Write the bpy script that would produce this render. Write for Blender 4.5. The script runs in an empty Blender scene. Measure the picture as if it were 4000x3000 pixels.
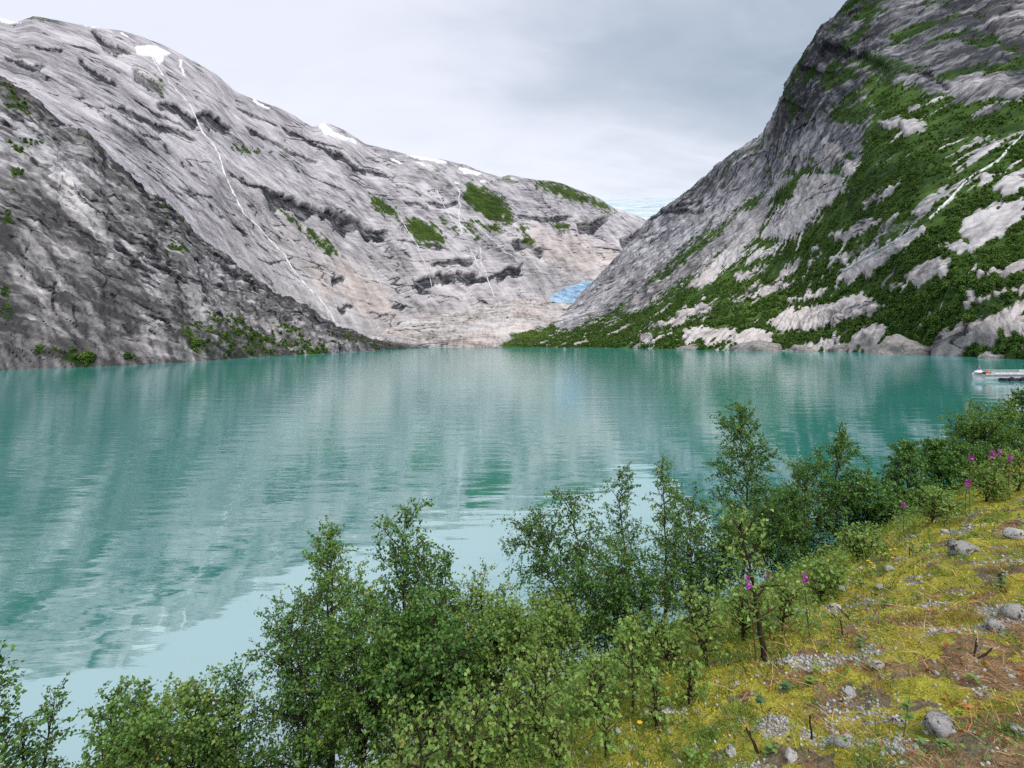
import bpy, math, random
import numpy as np

# ------------------------------------------------------------------ camera, sky, sun, exposure
scene = bpy.context.scene
COL = scene.collection
R = math.radians
CAM_H = 8.0
FPX, CX, HY = 2000.0, 2000.0, 1338.0          # lens in photo pixels (4000 x 3000), centre column, horizon row

cd = bpy.data.cameras.new('camera')
cd.sensor_width = 36.0
cd.lens = 36.0 * FPX / 4000.0
cd.shift_y = -(1500.0 - HY) / 4000.0
cd.clip_start, cd.clip_end = 0.05, 20000.0
cam = bpy.data.objects.new('camera', cd)
COL.objects.link(cam)
cam.location = (0, 0, CAM_H)
cam.rotation_euler = (R(90), 0, 0)
scene.camera = cam

SUN_EL, SUN_AZ = R(52), R(155)                # azimuth clockwise from +Y; veiled sun behind the camera, a little right
world = bpy.data.worlds.new('World')
scene.world = world
world.use_nodes = True


class NT:
    """small node-tree helper"""
    def __init__(self, tree):
        self.t = tree
        self.n = tree.nodes
        self.l = tree.links

    def put(self, sock, v):
        if isinstance(v, bpy.types.NodeSocket):
            self.l.new(v, sock)
        elif v is not None:
            if hasattr(sock, 'default_value'):
                dv = sock.default_value
                if hasattr(dv, '__len__') and not isinstance(v, (int, float, str)):
                    v = tuple(v)
                    if len(dv) == 4 and len(v) == 3:
                        v = v + (1.0,)
                sock.default_value = v

    def node(self, typ, ins=None, **props):
        nd = self.n.new(typ)
        for k, v in props.items():
            setattr(nd, k, v)
        for k, v in (ins or {}).items():
            self.put(nd.inputs[k], v)
        return nd

    def math(self, op, a, b=None, c=None, clamp=False):
        nd = self.node('ShaderNodeMath', operation=op, use_clamp=clamp)
        for i, v in enumerate((a, b, c)):
            if v is not None:
                self.put(nd.inputs[i], v)
        return nd.outputs[0]

    def vmath(self, op, a, b=None):
        nd = self.node('ShaderNodeVectorMath', operation=op)
        self.put(nd.inputs[0], a)
        if b is not None:
            self.put(nd.inputs[1], b)
        return nd.outputs[0]

    def noise(self, vec, scale, detail=4, rough=.55, dist=0.0):
        nd = self.node('ShaderNodeTexNoise', {'Vector': vec, 'Scale': scale, 'Detail': detail,
                                              'Roughness': rough, 'Distortion': dist})
        return nd.outputs['Fac']

    def map(self, vec, scale=(1, 1, 1), rot=(0, 0, 0), loc=(0, 0, 0)):
        return self.node('ShaderNodeMapping', {'Vector': vec, 'Scale': scale, 'Rotation': rot, 'Location': loc}).outputs[0]

    def ramp(self, fac, stops, interp='LINEAR'):
        nd = self.node('ShaderNodeValToRGB', {'Fac': fac})
        cr = nd.color_ramp
        cr.interpolation = interp
        while len(cr.elements) < len(stops):
            cr.elements.new(0.5)
        for e, (p, c) in zip(cr.elements, stops):
            e.position = p
            if isinstance(c, (int, float)):
                c = (c, c, c)
            e.color = tuple(c) + (1.0,) if len(c) == 3 else c
        return nd.outputs['Color']

    def rng(self, v, a, b, c=0.0, d=1.0, smooth=False):
        nd = self.node('ShaderNodeMapRange', {'Value': v, 'From Min': a, 'From Max': b, 'To Min': c, 'To Max': d})
        if smooth:
            nd.interpolation_type = 'SMOOTHSTEP'
        return nd.outputs['Result']

    def mix(self, fac, a, b, blend='MIX'):
        nd = self.node('ShaderNodeMix', data_type='RGBA', blend_type=blend)
        self.put(nd.inputs['Factor'], fac)
        self.put(nd.inputs[6], a)
        self.put(nd.inputs[7], b)
        return nd.outputs[2]

    def bump(self, h, strength=.5, dist=.1, normal=None):
        nd = self.node('ShaderNodeBump', {'Height': h, 'Strength': strength, 'Distance': dist})
        if normal is not None:
            self.put(nd.inputs['Normal'], normal)
        return nd.outputs['Normal']


def build_world():
    w = NT(world.node_tree)
    w.n.clear()
    out = w.node('ShaderNodeOutputWorld')
    bg = w.node('ShaderNodeBackground', {'Strength': 0.1})
    w.l.new(bg.outputs[0], out.inputs[0])
    sky = w.node('ShaderNodeTexSky', sky_type='NISHITA')
    sky.sun_disc = False
    sky.sun_elevation = SUN_EL
    sky.sun_rotation = SUN_AZ
    sky.air_density, sky.dust_density, sky.ozone_density = 1.0, 2.0, 1.0
    d = w.node('ShaderNodeTexCoord').outputs['Generated']
    sep = w.node('ShaderNodeSeparateXYZ', {0: d})
    den = w.math('ADD', w.math('MAXIMUM', sep.outputs[2], 0.0), 0.25)
    p = w.node('ShaderNodeCombineXYZ', {0: w.math('DIVIDE', sep.outputs[0], den),
                                        1: w.math('DIVIDE', sep.outputs[1], den), 2: 3.7}).outputs[0]
    n1 = w.noise(w.map(p, (1.0, 1.5, 1), (0, 0, R(-24))), 1.25, 6, .5, .35)
    n2 = w.noise(w.map(p, (1.3, 2.3, 1), (0, 0, R(-30)), (3.1, 1.7, 0)), 3.2, 6, .55, .5)
    # the heavier grey bank of cloud that hangs over the valley head
    q = w.vmath('SUBTRACT', p, (0.62, 1.08, 3.7))
    q = w.vmath('MULTIPLY', q, (1.0, 1.25, 0.0))
    ln = w.node('ShaderNodeVectorMath', {0: q}, operation='LENGTH').outputs['Value']
    ln = w.math('ADD', ln, w.math('MULTIPLY', w.math('SUBTRACT', n1, .5), 1.1))
    ln = w.math('ADD', ln, w.math('MULTIPLY', w.math('SUBTRACT', n2, .5), .45))
    blob = w.rng(ln, 0.86, 0.26, 0, 1, True)
    scat = w.math('MULTIPLY', w.rng(n1, .53, .72, 0, 1, True), .45)
    dark = w.math('MAXIMUM', blob, scat)
    dark = w.math('MULTIPLY', dark, w.rng(n2, .25, .7, .72, 1.0))
    up = w.rng(sep.outputs[2], 0.0, 0.55, 0, 1, True)
    light = w.mix(up, (8.6, 9.0, 9.5), (7.6, 7.85, 8.9))
    light = w.mix(w.math('MULTIPLY', w.rng(n2, .35, .7), .35), light, (6.7, 7.0, 8.1))
    cloud = w.mix(w.math('MULTIPLY', dark, .93), light, (3.1, 3.9, 4.8))
    col = w.mix(0.93, sky.outputs[0], cloud)
    w.l.new(col, bg.inputs['Color'])


build_world()
sd = bpy.data.lights.new('sun', 'SUN')
sd.energy = 2.4
sd.angle = R(24)
sd.color = (1.0, .96, .9)
sun = bpy.data.objects.new('sun', sd)
COL.objects.link(sun)
sun.rotation_euler = (R(90) - SUN_EL, 0, math.pi - SUN_AZ)

world.cycles.sampling_method = 'NONE'
scene.view_settings.view_transform = 'Standard'
scene.view_settings.look = 'None'
scene.view_settings.gamma = 1.0
scene.view_settings.use_curve_mapping = False
scene.view_settings.exposure = 0.25
cy = scene.cycles
cy.max_bounces = 5
cy.diffuse_bounces = 2
cy.glossy_bounces = 3
cy.transmission_bounces = 3
cy.transparent_max_bounces = 4
cy.caustics_reflective = False
cy.caustics_refractive = False
cy.use_denoising = False
cy.use_adaptive_sampling = True
cy.adaptive_threshold = 0.02

# ------------------------------------------------------------------ noise and mesh helpers
_rs = np.random.RandomState(7)
_perm = np.concatenate([_rs.permutation(256)] * 3).astype(np.int32)
_g = _rs.normal(size=(256, 3))
_g /= np.linalg.norm(_g, axis=1)[:, None]
_GX, _GY, _GZ = [np.ascontiguousarray(_g[:, k].astype(np.float32)) for k in range(3)]


def pn(x, y, z=0.0):
    """gradient noise, about -1..1"""
    x, y, z = np.broadcast_arrays(np.asarray(x, np.float32), np.asarray(y, np.float32), np.asarray(z, np.float32))
    sh = x.shape
    x, y, z = x.ravel(), y.ravel(), z.ravel()
    fx, fy, fz = np.floor(x), np.floor(y), np.floor(z)
    X, Y, Z = fx.astype(np.int32) & 255, fy.astype(np.int32) & 255, fz.astype(np.int32) & 255
    x, y, z = x - fx, y - fy, z - fz
    u, v, w = (t * t * t * (t * (t * 6 - 15) + 10) for t in (x, y, z))
    c = []
    for i in (0, 1):
        A = _perm[X + i]
        cj = []
        for j in (0, 1):
            B = _perm[A + Y + j] + Z
            ck = []
            for k in (0, 1):
                h = _perm[B + k]
                ck.append(_GX[h] * (x - i) + _GY[h] * (y - j) + _GZ[h] * (z - k))
            cj.append(ck[0] + w * (ck[1] - ck[0]))
        c.append(cj[0] + v * (cj[1] - cj[0]))
    return ((c[0] + u * (c[1] - c[0])) * 1.7).reshape(sh)


def fbm(x, y, z=0.0, o=4, g=.5, l=2.03):
    r, a, s = 0.0, 1.0, 0.0
    for i in range(o):
        r = r + a * pn(x + 13.7 * i, y - 7.3 * i, z + 3.1 * i)
        s += a
        a *= g
        x, y, z = x * l, y * l, z * l
    return r / s


def ridged(x, y, z=0.0, o=4, g=.5, l=2.03):
    r, a, s = 0.0, 1.0, 0.0
    for i in range(o):
        r = r + a * (1 - 2 * np.abs(pn(x + 11.7 * i, y - 5.3 * i, z + 9.1 * i)))
        s += a
        a *= g
        x, y, z = x * l, y * l, z * l
    return r / s


def sstep(a, b, x):
    t = np.clip((x - a) / (b - a), 0, 1)
    return t * t * (3 - 2 * t)


def W(px, py, d):
    return np.stack([(np.asarray(px, float) - CX) / FPX * d, np.asarray(d, float) + 0 * np.asarray(px, float),
                     CAM_H - (np.asarray(py, float) - HY) / FPX * d], -1)


def proj(P):
    return CX + FPX * P[..., 0] / P[..., 1], HY - FPX * (P[..., 2] - CAM_H) / P[..., 1]


def tag(o, label=None, cat=None, group=None, kind=None):
    for k, v in (('label', label), ('category', cat), ('group', group), ('kind', kind)):
        if v:
            o[k] = v
    return o


def add_obj(name, mesh, parent=None, loc=None):
    o = bpy.data.objects.new(name, mesh)
    COL.objects.link(o)
    if parent is not None:
        o.parent = parent
    if loc is not None:
        o.location = loc
    return o


def np_mesh(name, V, F, mat=None, smooth=False):
    """V (n,3); F an int array (m,k) or a list of such arrays"""
    me = bpy.data.meshes.new(name)
    Fs = [np.asarray(f) for f in (F if isinstance(F, list) else [F]) if len(f)]
    V = np.asarray(V, dtype=np.float32)
    me.vertices.add(len(V))
    me.vertices.foreach_set('co', V.ravel())
    nl = sum(f.size for f in Fs)
    npoly = sum(len(f) for f in Fs)
    me.loops.add(nl)
    me.polygons.add(npoly)
    me.loops.foreach_set('vertex_index', np.concatenate([f.ravel() for f in Fs]).astype(np.int32))
    tot = np.concatenate([np.full(len(f), f.shape[1]) for f in Fs])
    st = np.concatenate([[0], np.cumsum(tot)[:-1]]).astype(np.int32)
    me.polygons.foreach_set('loop_start', st)
    me.update(calc_edges=True)
    if smooth:
        me.polygons.foreach_set('use_smooth', np.ones(npoly, bool))
    if mat:
        me.materials.append(mat)
    return me


def set_col(me, name, rgba):
    a = me.color_attributes.new(name, 'FLOAT_COLOR', 'POINT')
    a.data.foreach_set('color', np.asarray(rgba, np.float32).ravel())


def set_vec(me, name, v):
    a = me.attributes.new(name, 'FLOAT_VECTOR', 'POINT')
    a.data.foreach_set('vector', np.asarray(v, np.float32).ravel())


def set_f(me, name, v):
    a = me.attributes.new(name, 'FLOAT', 'POINT')
    a.data.foreach_set('value', np.asarray(v, np.float32).ravel())


def grid_faces(nu, nv):
    i = np.arange(nu * nv).reshape(nu, nv)
    return np.stack([i[:-1, :-1], i[1:, :-1], i[1:, 1:], i[:-1, 1:]], -1).reshape(-1, 4)


def new_mat(name):
    m = bpy.data.materials.new(name)
    m.use_nodes = True
    t = NT(m.node_tree)
    t.n.clear()
    out = t.node('ShaderNodeOutputMaterial')
    return m, t, out


def principled(t, out, col, rough=.8, normal=None, spec=.3, **kw):
    b = t.node('ShaderNodeBsdfPrincipled', {'Base Color': col, 'Roughness': rough, 'Specular IOR Level': spec})
    if normal is not None:
        t.put(b.inputs['Normal'], normal)
    for k, v in kw.items():
        t.put(b.inputs[k], v)
    t.l.new(b.outputs[0], out.inputs['Surface'])
    return b


def simple_mat(name, col, rough=.6, var=.25, scale=8.0, spec=.3, bump=.0):
    m, t, out = new_mat(name)
    co = t.node('ShaderNodeTexCoord').outputs['Object']
    n = t.noise(co, scale, 4)
    c = t.mix(1.0, col, t.ramp(n, [(.25, 1 - var), (.75, 1 + var)]), 'MULTIPLY')
    nm = t.bump(n, bump, .02) if bump else None
    principled(t, out, c, rough, nm, spec)
    return m


# crop frames in which features were measured on the photograph
def c1(*p): return [(x * .874, y * .874) for x, y in p]
def c2(*p): return [(1300 + x * .633, 500 + y * .633) for x, y in p]
def c3(*p): return [(2500 + x * .874, y * .874) for x, y in p]


def poly_sd(px, py, poly):
    """signed distance to a polygon, + inside"""
    poly = np.asarray(poly, float)
    a, b = poly, np.roll(poly, -1, 0)
    best = np.full(px.shape, 1e12)
    ins = np.zeros(px.shape, bool)
    for (x0, y0), (x1, y1) in zip(a, b):
        dx, dy = x1 - x0, y1 - y0
        t = np.clip(((px - x0) * dx + (py - y0) * dy) / (dx * dx + dy * dy + 1e-9), 0, 1)
        best = np.minimum(best, (px - x0 - t * dx) ** 2 + (py - y0 - t * dy) ** 2)
        c = (y0 > py) != (y1 > py)
        ins ^= c & (px < dx * (py - y0) / (dy + (dy == 0) * 1e-9) + x0)
    d = np.sqrt(best)
    return np.where(ins, d, -d)


def poly_mask(px, py, poly, edge=10, margin=60, nz=None):
    """soft 0..1 mask, and distance inside, evaluated only round the polygon"""
    po = np.asarray(poly, float)
    m = np.zeros(px.shape)
    sd = np.full(px.shape, -999.0)
    sel = (px > po[:, 0].min() - margin) & (px < po[:, 0].max() + margin) & (py > po[:, 1].min() - margin) & (py < po[:, 1].max() + margin)
    if sel.any():
        s = poly_sd(px[sel], py[sel], po)
        if nz is not None:
            s = s + nz[sel]
        sd[sel] = s
        m[sel] = sstep(-edge, edge, s)
    return m, sd

# ------------------------------------------------------------------ materials of the setting
def rock_mat(name, lo, mid, hi, warm=(.42, .36, .31), fine=1.0, veg_lo=(.016, .035, .008), veg_hi=(.07, .115, .02)):
    """colour from the rock's own tone, staining, lichen and plant cover stored on the mesh, plus fine grain"""
    m, t, out = new_mat(name)
    pos = t.node('ShaderNodeNewGeometry').outputs['Position']
    tone = t.node('ShaderNodeAttribute', attribute_name='tone').outputs['Fac']
    mk = t.node('ShaderNodeAttribute', attribute_name='mask')
    sep = t.node('ShaderNodeSeparateColor', {0: mk.outputs['Color']})
    veg, dark, pale = sep.outputs[0], sep.outputs[1], sep.outputs[2]
    wrm = mk.outputs['Alpha']
    sml = t.noise(pos, .3 * fine, 3, .7)
    sc = t.math('SUBTRACT', sml, .5)
    v = t.math('ADD', tone, t.math('MULTIPLY', sc, .5))
    c = t.ramp(v, [(.1, lo), (.45, mid), (.85, hi)])
    palec = t.ramp(v, [(.0, (.13, .125, .123)), (.4, (.36, .344, .342)), (.85, (.58, .56, .555))])
    c = t.mix(t.math('MULTIPLY', pale, .9), c, palec)
    c = t.mix(wrm, c, t.mix(1.0, c, warm, 'MULTIPLY'))
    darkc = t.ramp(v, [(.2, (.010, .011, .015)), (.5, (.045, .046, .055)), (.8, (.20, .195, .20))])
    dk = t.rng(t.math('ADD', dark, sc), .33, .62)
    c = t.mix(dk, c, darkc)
    vegc = t.ramp(v, [(.15, veg_lo), (.5, tuple(.5 * (a + b) for a, b in zip(veg_lo, veg_hi))), (.85, veg_hi)])
    vm = t.rng(t.math('ADD', veg, t.math('MULTIPLY', sc, 1.1)), .38, .6)
    c = t.mix(vm, c, vegc)
    nm = t.bump(sml, .7, 2.2 / fine)
    principled(t, out, c, .9, nm, .1)
    return m


M = {}
M['rock_left'] = rock_mat('rock_left', (.115, .110, .124), (.318, .304, .330), (.54, .522, .545), warm=(1.08, .93, .8))
M['rock_spur'] = rock_mat('rock_spur', (.05, .049, .05), (.178, .173, .176), (.47, .46, .49), fine=3.5)
M['rock_right'] = rock_mat('rock_right', (.045, .048, .056), (.20, .202, .22), (.48, .475, .50), warm=(1.1, .97, .86), fine=2.4,
                           veg_lo=(.022, .050, .012), veg_hi=(.070, .125, .025))
M['rock_floor'] = rock_mat('rock_floor', (.18, .168, .16), (.40, .38, .368), (.60, .575, .56), warm=(1.05, .96, .9), fine=1.6)


def make_snow():
    m, t, out = new_mat('snow')
    pos = t.node('ShaderNodeNewGeometry').outputs['Position']
    n = t.noise(pos, .12, 5, .6)
    c = t.ramp(n, [(.3, (.50, .52, .55)), (.65, (.76, .78, .80))])
    principled(t, out, c, .6, t.bump(n, .4, 2.0), .2)
    return m


M['snow'] = make_snow()


def make_ice():
    m, t, out = new_mat('glacier_ice')
    pos = t.node('ShaderNodeNewGeometry').outputs['Position']
    n = t.noise(t.map(pos, (1, .5, 1.6)), .035, 6, .7)
    n2 = t.noise(t.map(pos, (.5, 1.5, 1)), .15, 5, .7)
    v = t.math('ADD', t.math('MULTIPLY', n, .6), t.math('MULTIPLY', n2, .45))
    c = t.ramp(v, [(.40, (.07, .13, .20)), (.48, (.17, .31, .46)), (.57, (.32, .48, .63)), (.68, (.56, .66, .74))])
    principled(t, out, c, .45, t.bump(n2, .8, 4.0), .3)
    return m


M['ice'] = make_ice()


def make_icefield():
    m, t, out = new_mat('icefield_snow')
    pos = t.node('ShaderNodeNewGeometry').outputs['Position']
    n = t.noise(t.map(pos, (.6, .6, 4)), .006, 6, .7, .4)
    n2 = t.noise(t.map(pos, (1, 1, 6)), .02, 5, .7)
    v = t.math('ADD', t.math('MULTIPLY', n, .7), t.math('MULTIPLY', n2, .3))
    c = t.ramp(v, [(.32, (.24, .27, .29)), (.44, (.36, .46, .51)), (.52, (.50, .57, .60)), (.66, (.66, .70, .72))])
    principled(t, out, c, .6, t.bump(n2, .5, 6.0), .2)
    return m


M['icefield'] = make_icefield()


def make_water():
    m, t, out = new_mat('lake_water')
    pos = t.node('ShaderNodeNewGeometry').outputs['Position']
    # wind patches: rippled water further out, nearly calm water close under the bank
    patch = t.noise(t.map(pos, (.010, .022, 1), (0, 0, R(18))), 1.0, 3, .5, .6)
    sepp = t.node('ShaderNodeSeparateXYZ', {0: pos})
    sdist = t.math('ADD', t.math('MULTIPLY', sepp.outputs[0], -.62), t.math('MULTIPLY', sepp.outputs[1], .78))
    sd2 = t.math('ADD', sdist, t.math('MULTIPLY', t.math('SUBTRACT', patch, .5), 26))
    calm = t.rng(sd2, 14, 34, .0, 1, True)
    w1 = t.noise(t.map(pos, (.55, 1.9, 1), (0, 0, R(10))), 1.0, 3, .5, .3)
    w2 = t.noise(t.map(pos, (2.2, 6.0, 1), (0, 0, R(4))), 1.0, 3, .55, .3)
    w3 = t.noise(t.map(pos, (.12, .42, 1), (0, 0, R(-8))), 1.0, 2, .5, .2)
    h = t.math('ADD', t.math('MULTIPLY', w1, t.math('ADD', t.math('MULTIPLY', calm, .013), .003)),
               t.math('MULTIPLY', w2, t.math('MULTIPLY', calm, t.rng(patch, .38, .62, .0005, .0055))))
    h = t.math('ADD', h, t.math('MULTIPLY', w3, t.math('ADD', t.math('MULTIPLY', calm, .020), .034)))
    nm = t.bump(h, 1.0, 1.0)
    fr = t.node('ShaderNodeFresnel', {'IOR': 1.33, 'Normal': nm}).outputs[0]
    fac = t.rng(fr, .02, .75, .51, .72)
    milk = t.noise(t.map(pos, (.006, .012, 1)), 1.0, 4, .6, 1.0)
    c = t.ramp(milk, [(.3, (.032, .235, .205)), (.7, (.062, .31, .275))])
    dif = t.node('ShaderNodeBsdfDiffuse', {'Color': c})
    gl = t.node('ShaderNodeBsdfGlossy', {'Color': (.93, .97, 1.0, 1), 'Roughness': .03, 'Normal': nm})
    mx = t.node('ShaderNodeMixShader', {0: fac})
    t.l.new(dif.outputs[0], mx.inputs[1])
    t.l.new(gl.outputs[0], mx.inputs[2])
    t.l.new(mx.outputs[0], out.inputs['Surface'])
    return m


M['water'] = make_water()


def make_falls():
    m, t, out = new_mat('falling_water')
    pos = t.node('ShaderNodeNewGeometry').outputs['Position']
    n = t.noise(pos, .5, 4, .7)
    c = t.ramp(n, [(.35, (.40, .42, .44)), (.6, (.78, .81, .83))])
    principled(t, out, c, .5, None, .3)
    return m


M['falls'] = make_falls()
M['base'] = simple_mat('far_ground', (.10, .11, .07), .9, .3, .01)

# ------------------------------------------------------------------ far ground and lake
far = add_obj('terrain', np_mesh('terrain', [(-9000, -9000, -6), (9000, -9000, -6), (9000, 9000, -6), (-9000, 9000, -6)],
                                 np.array([[0, 1, 2, 3]]), M['base']))
tag(far, 'broad valley ground under the lake and mountains', 'ground', kind='structure')


def make_lake():
    xs = np.linspace(-700, 700, 60)
    ys = np.linspace(-120, 960, 60)
    X, Y = np.meshgrid(xs, ys, indexing='ij')
    me = np_mesh('lake', np.stack([X, Y, 0 * X], -1).reshape(-1, 3), grid_faces(60, 60), M['water'], True)
    o = add_obj('lake', me)
    tag(o, 'turquoise glacier lake mirroring the rock walls', 'lake', kind='structure')


make_lake()


# ------------------------------------------------------------------ mountain patches
def smooth1(a, k):
    if k < 1:
        return a
    w = np.exp(-.5 * (np.arange(-3 * k, 3 * k + 1) / k) ** 2)
    w /= w.sum()
    return np.convolve(np.pad(a, 3 * k, mode='edge'), w, 'valid')


class Patch:
    """a sheet of mountain side from its foot to its crest and down the back"""
    def __init__(self, u, foot, top, nu, nv, h, g, nback=10, back=(0, 200, -40), rough_top=0, sm=6):
        u = np.asarray(u, float)
        uu = np.linspace(u[0], u[-1], nu)
        F = W(*np.array(foot, float).T)
        T = W(*np.array(top, float).T)
        Fi = np.stack([smooth1(np.interp(uu, u, F[:, k]), sm) for k in range(3)], -1)
        Ti = np.stack([smooth1(np.interp(uu, u, T[:, k]), max(1, sm // 4)) for k in range(3)], -1)
        v = np.linspace(-.03, 1, nv)
        vb = np.linspace(0, 1, nback + 1)[1:]
        hv, gv = h(np.clip(v, 0, 1)), g(np.clip(v, 0, 1))
        hv = np.where(v < 0, v * 1.0, hv)
        gv = np.where(v < 0, v * 1.0, gv)
        P = np.empty((nu, nv + nback, 3))
        P[:, :nv, :2] = Fi[:, None, :2] + (Ti - Fi)[:, None, :2] * hv[None, :, None]
        P[:, :nv, 2] = Fi[:, None, 2] + (Ti - Fi)[:, None, 2] * gv[None, :]
        P[:, nv:] = Ti[:, None] + np.asarray(back, float)[None, None] * np.stack([vb, vb, vb ** 1.6], -1)[None]
        self.P, self.nu, self.nv, self.n = P, nu, nv, nv + nback
        self.px, self.py = proj(P)
        L = np.linalg.norm(np.diff(P[:, nv // 2], axis=0), axis=1)
        self.U = np.broadcast_to(np.concatenate([[0], np.cumsum(L)])[:, None], P.shape[:2])
        L = np.linalg.norm(np.diff(P, axis=1), axis=2)
        self.V = np.concatenate([np.zeros((nu, 1)), np.cumsum(L, 1)], 1)
        self.v = np.concatenate([v, 1 + vb])[None] + 0 * self.px
        self.N = self.normals(P)
        self.D = np.zeros(P.shape[:2])
        self.tone_add = np.zeros(P.shape[:2])
        self.mask = np.zeros(P.shape[:2] + (4,))
        self.d = P[..., 1]

    @staticmethod
    def normals(P):
        n = np.cross(np.gradient(P, axis=0), np.gradient(P, axis=1))
        n /= np.linalg.norm(n, axis=-1, keepdims=True) + 1e-12
        return n * np.sign(-(n * (P - np.array([0, 0, CAM_H]))).sum(-1, keepdims=True).mean())

    def ledge(self, line, thick, amp=.7, dark=1.0, seed=0):
        L = np.array(sorted(line), float)
        x0, x1 = L[0, 0], L[-1, 0]
        sel = (self.px > x0 - 25) & (self.px < x1 + 25) & (self.py > L[:, 1].min() - 6 * thick - 20) & (self.py < L[:, 1].max() + 5 * thick + 20)
        if not sel.any():
            return
        px, py = self.px[sel], self.py[sel]
        s = self.d[sel] / FPX
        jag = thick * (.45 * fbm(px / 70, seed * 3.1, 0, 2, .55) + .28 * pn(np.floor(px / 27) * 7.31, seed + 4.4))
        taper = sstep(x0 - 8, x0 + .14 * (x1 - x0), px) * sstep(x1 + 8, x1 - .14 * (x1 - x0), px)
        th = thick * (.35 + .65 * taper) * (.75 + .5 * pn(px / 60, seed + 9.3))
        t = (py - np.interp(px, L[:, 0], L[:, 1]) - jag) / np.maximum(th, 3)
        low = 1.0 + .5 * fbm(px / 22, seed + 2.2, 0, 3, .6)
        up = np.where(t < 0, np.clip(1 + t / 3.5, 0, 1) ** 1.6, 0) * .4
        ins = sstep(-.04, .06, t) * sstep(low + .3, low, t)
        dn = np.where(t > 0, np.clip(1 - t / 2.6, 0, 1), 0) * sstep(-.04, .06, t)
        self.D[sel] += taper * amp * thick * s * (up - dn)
        self.mask[..., 1][sel] = np.maximum(self.mask[..., 1][sel], (.78 + .5 * fbm(px / 9, py / 26, seed, 3, .6)) * dark * ins * taper ** .5)  # darkens the band just below the ledge line

    def joints(self, count, slope, lo, hi, tlo, thi, seed, box, amp=.25, keep=None):
        """many short cracks and small steps following the bedding"""
        r = np.random.RandomState(seed)
        n = 0
        while n < count:
            x0, y0 = r.uniform(box[0], box[2]), r.uniform(box[1], box[3])
            if keep is not None and not keep(x0, y0):
                continue
            n += 1
            L = r.uniform(lo, hi) * r.choice([.6, 1.0, 1.6])
            k = slope(x0) + r.normal() * .10
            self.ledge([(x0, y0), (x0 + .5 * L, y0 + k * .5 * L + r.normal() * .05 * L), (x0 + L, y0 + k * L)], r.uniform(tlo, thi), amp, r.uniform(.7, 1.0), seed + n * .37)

    def nz(self, a=22, kf=.7, fw=14.0, b=14, seed=0):
        """ragged, slope-following offset for the edges of plant cover, slabs and snow"""
        return a * fbm((self.U + kf * self.V) / fw, self.V / (fw * 8), 3.3 + seed, 4, .6) * 1.6 + b * fbm(self.px / 30, self.py / 22, seed, 3, .6)

    def warp(self, a=9, w=45, seed=0):
        return (self.px + a * fbm(self.px / w, self.py / w, seed, 3), self.py + a * fbm(self.px / w, self.py / w, seed + 50, 3))

    def finish(self, name, mat, label, cat, kf=.7, kb=.12, fw=12.0, gain=1.0, crack=1.0):
        x, y, z = self.P[..., 0], self.P[..., 1], self.P[..., 2]
        s = self.U + kf * self.V + fw * fbm(x / (fw * 6), y / (fw * 6), z / (fw * 6), 2)
        bd = self.V + kb * self.U + fw * .8 * fbm(x / (fw * 5), y / (fw * 5), z / (fw * 5) + 4, 2)
        fall = fbm(s / fw, self.V / (fw * 9), 8.2, 5, .66)
        bed = fbm(self.U / (fw * 9), bd / (fw * .8), 2.7, 4, .62)
        med = fbm(x / (fw * 4), y / (fw * 4), z / (fw * 4), 3, .6)
        big = fbm(x / 230, y / 230, z / 180, 2)
        self.fall = fall
        tone = .48 + gain * (.30 * big + .36 * med + .42 * fall + .36 * bed) + self.tone_add
        cr = 1 - np.abs(pn(s / (fw * 5), bd / (fw * 1.6), 5.5)) * 6
        cr2 = 1 - np.abs(pn(self.U / (fw * 6), bd / (fw * 2.4), 1.5)) * 7
        cm = np.clip(np.maximum(cr, cr2), 0, 1) * sstep(-.05, .3, fbm(x / 90, y / 90, z / 90 + 2, 2)) * crack
        self.mask[..., 1] = np.maximum(self.mask[..., 1], .75 * cm)
        self.D -= cm * .10 * fw * sstep(0, .05, self.v)
        self.P = self.P + self.N * self.D[..., None]
        me = np_mesh(name, self.P.reshape(-1, 3), grid_faces(self.nu, self.n), mat, False)
        set_col(me, 'mask', np.clip(self.mask, 0, 1).reshape(-1, 4))
        set_f(me, 'tone', tone)
        o = add_obj(name, me)
        tag(o, label, cat, kind='structure')
        self.px, self.py = proj(self.P)
        self.N = self.normals(self.P)
        return o

    def at(self, px, py):
        """surface point, normal seen at a photo pixel (front part of the sheet)"""
        q = (self.px[:, :self.nv] - px) ** 2 + (self.py[:, :self.nv] - py) ** 2
        i, j = np.unravel_index(np.argmin(q + 1e-3 * self.d[:, :self.nv]), q.shape)
        return self.P[i, j], self.N[i, j]

    def drape(self, sel, lift):
        """a thin sheet lying on the selected cells, with a rim going down into the rock"""
        keep = sel[:-1, :-1] & sel[1:, :-1] & sel[1:, 1:] & sel[:-1, 1:]
        f = grid_faces(self.nu, self.n)[keep.ravel()]
        if not len(f):
            return None
        ids, inv = np.unique(f, return_inverse=True)
        f = inv.reshape(f.shape)
        e = np.concatenate([f[:, [0, 1]], f[:, [1, 2]], f[:, [2, 3]], f[:, [3, 0]]])
        key = np.sort(e, 1)
        _, idx, cnt = np.unique(key[:, 0] * 10 ** 7 + key[:, 1], return_index=True, return_counts=True)
        rim = np.unique(e[idx[cnt == 1]])
        l = np.full(len(ids), lift)
        l[rim] = -.5 * lift
        return self.P.reshape(-1, 3)[ids] + self.N.reshape(-1, 3)[ids] * l[:, None], f


lin = lambda v: v

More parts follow.
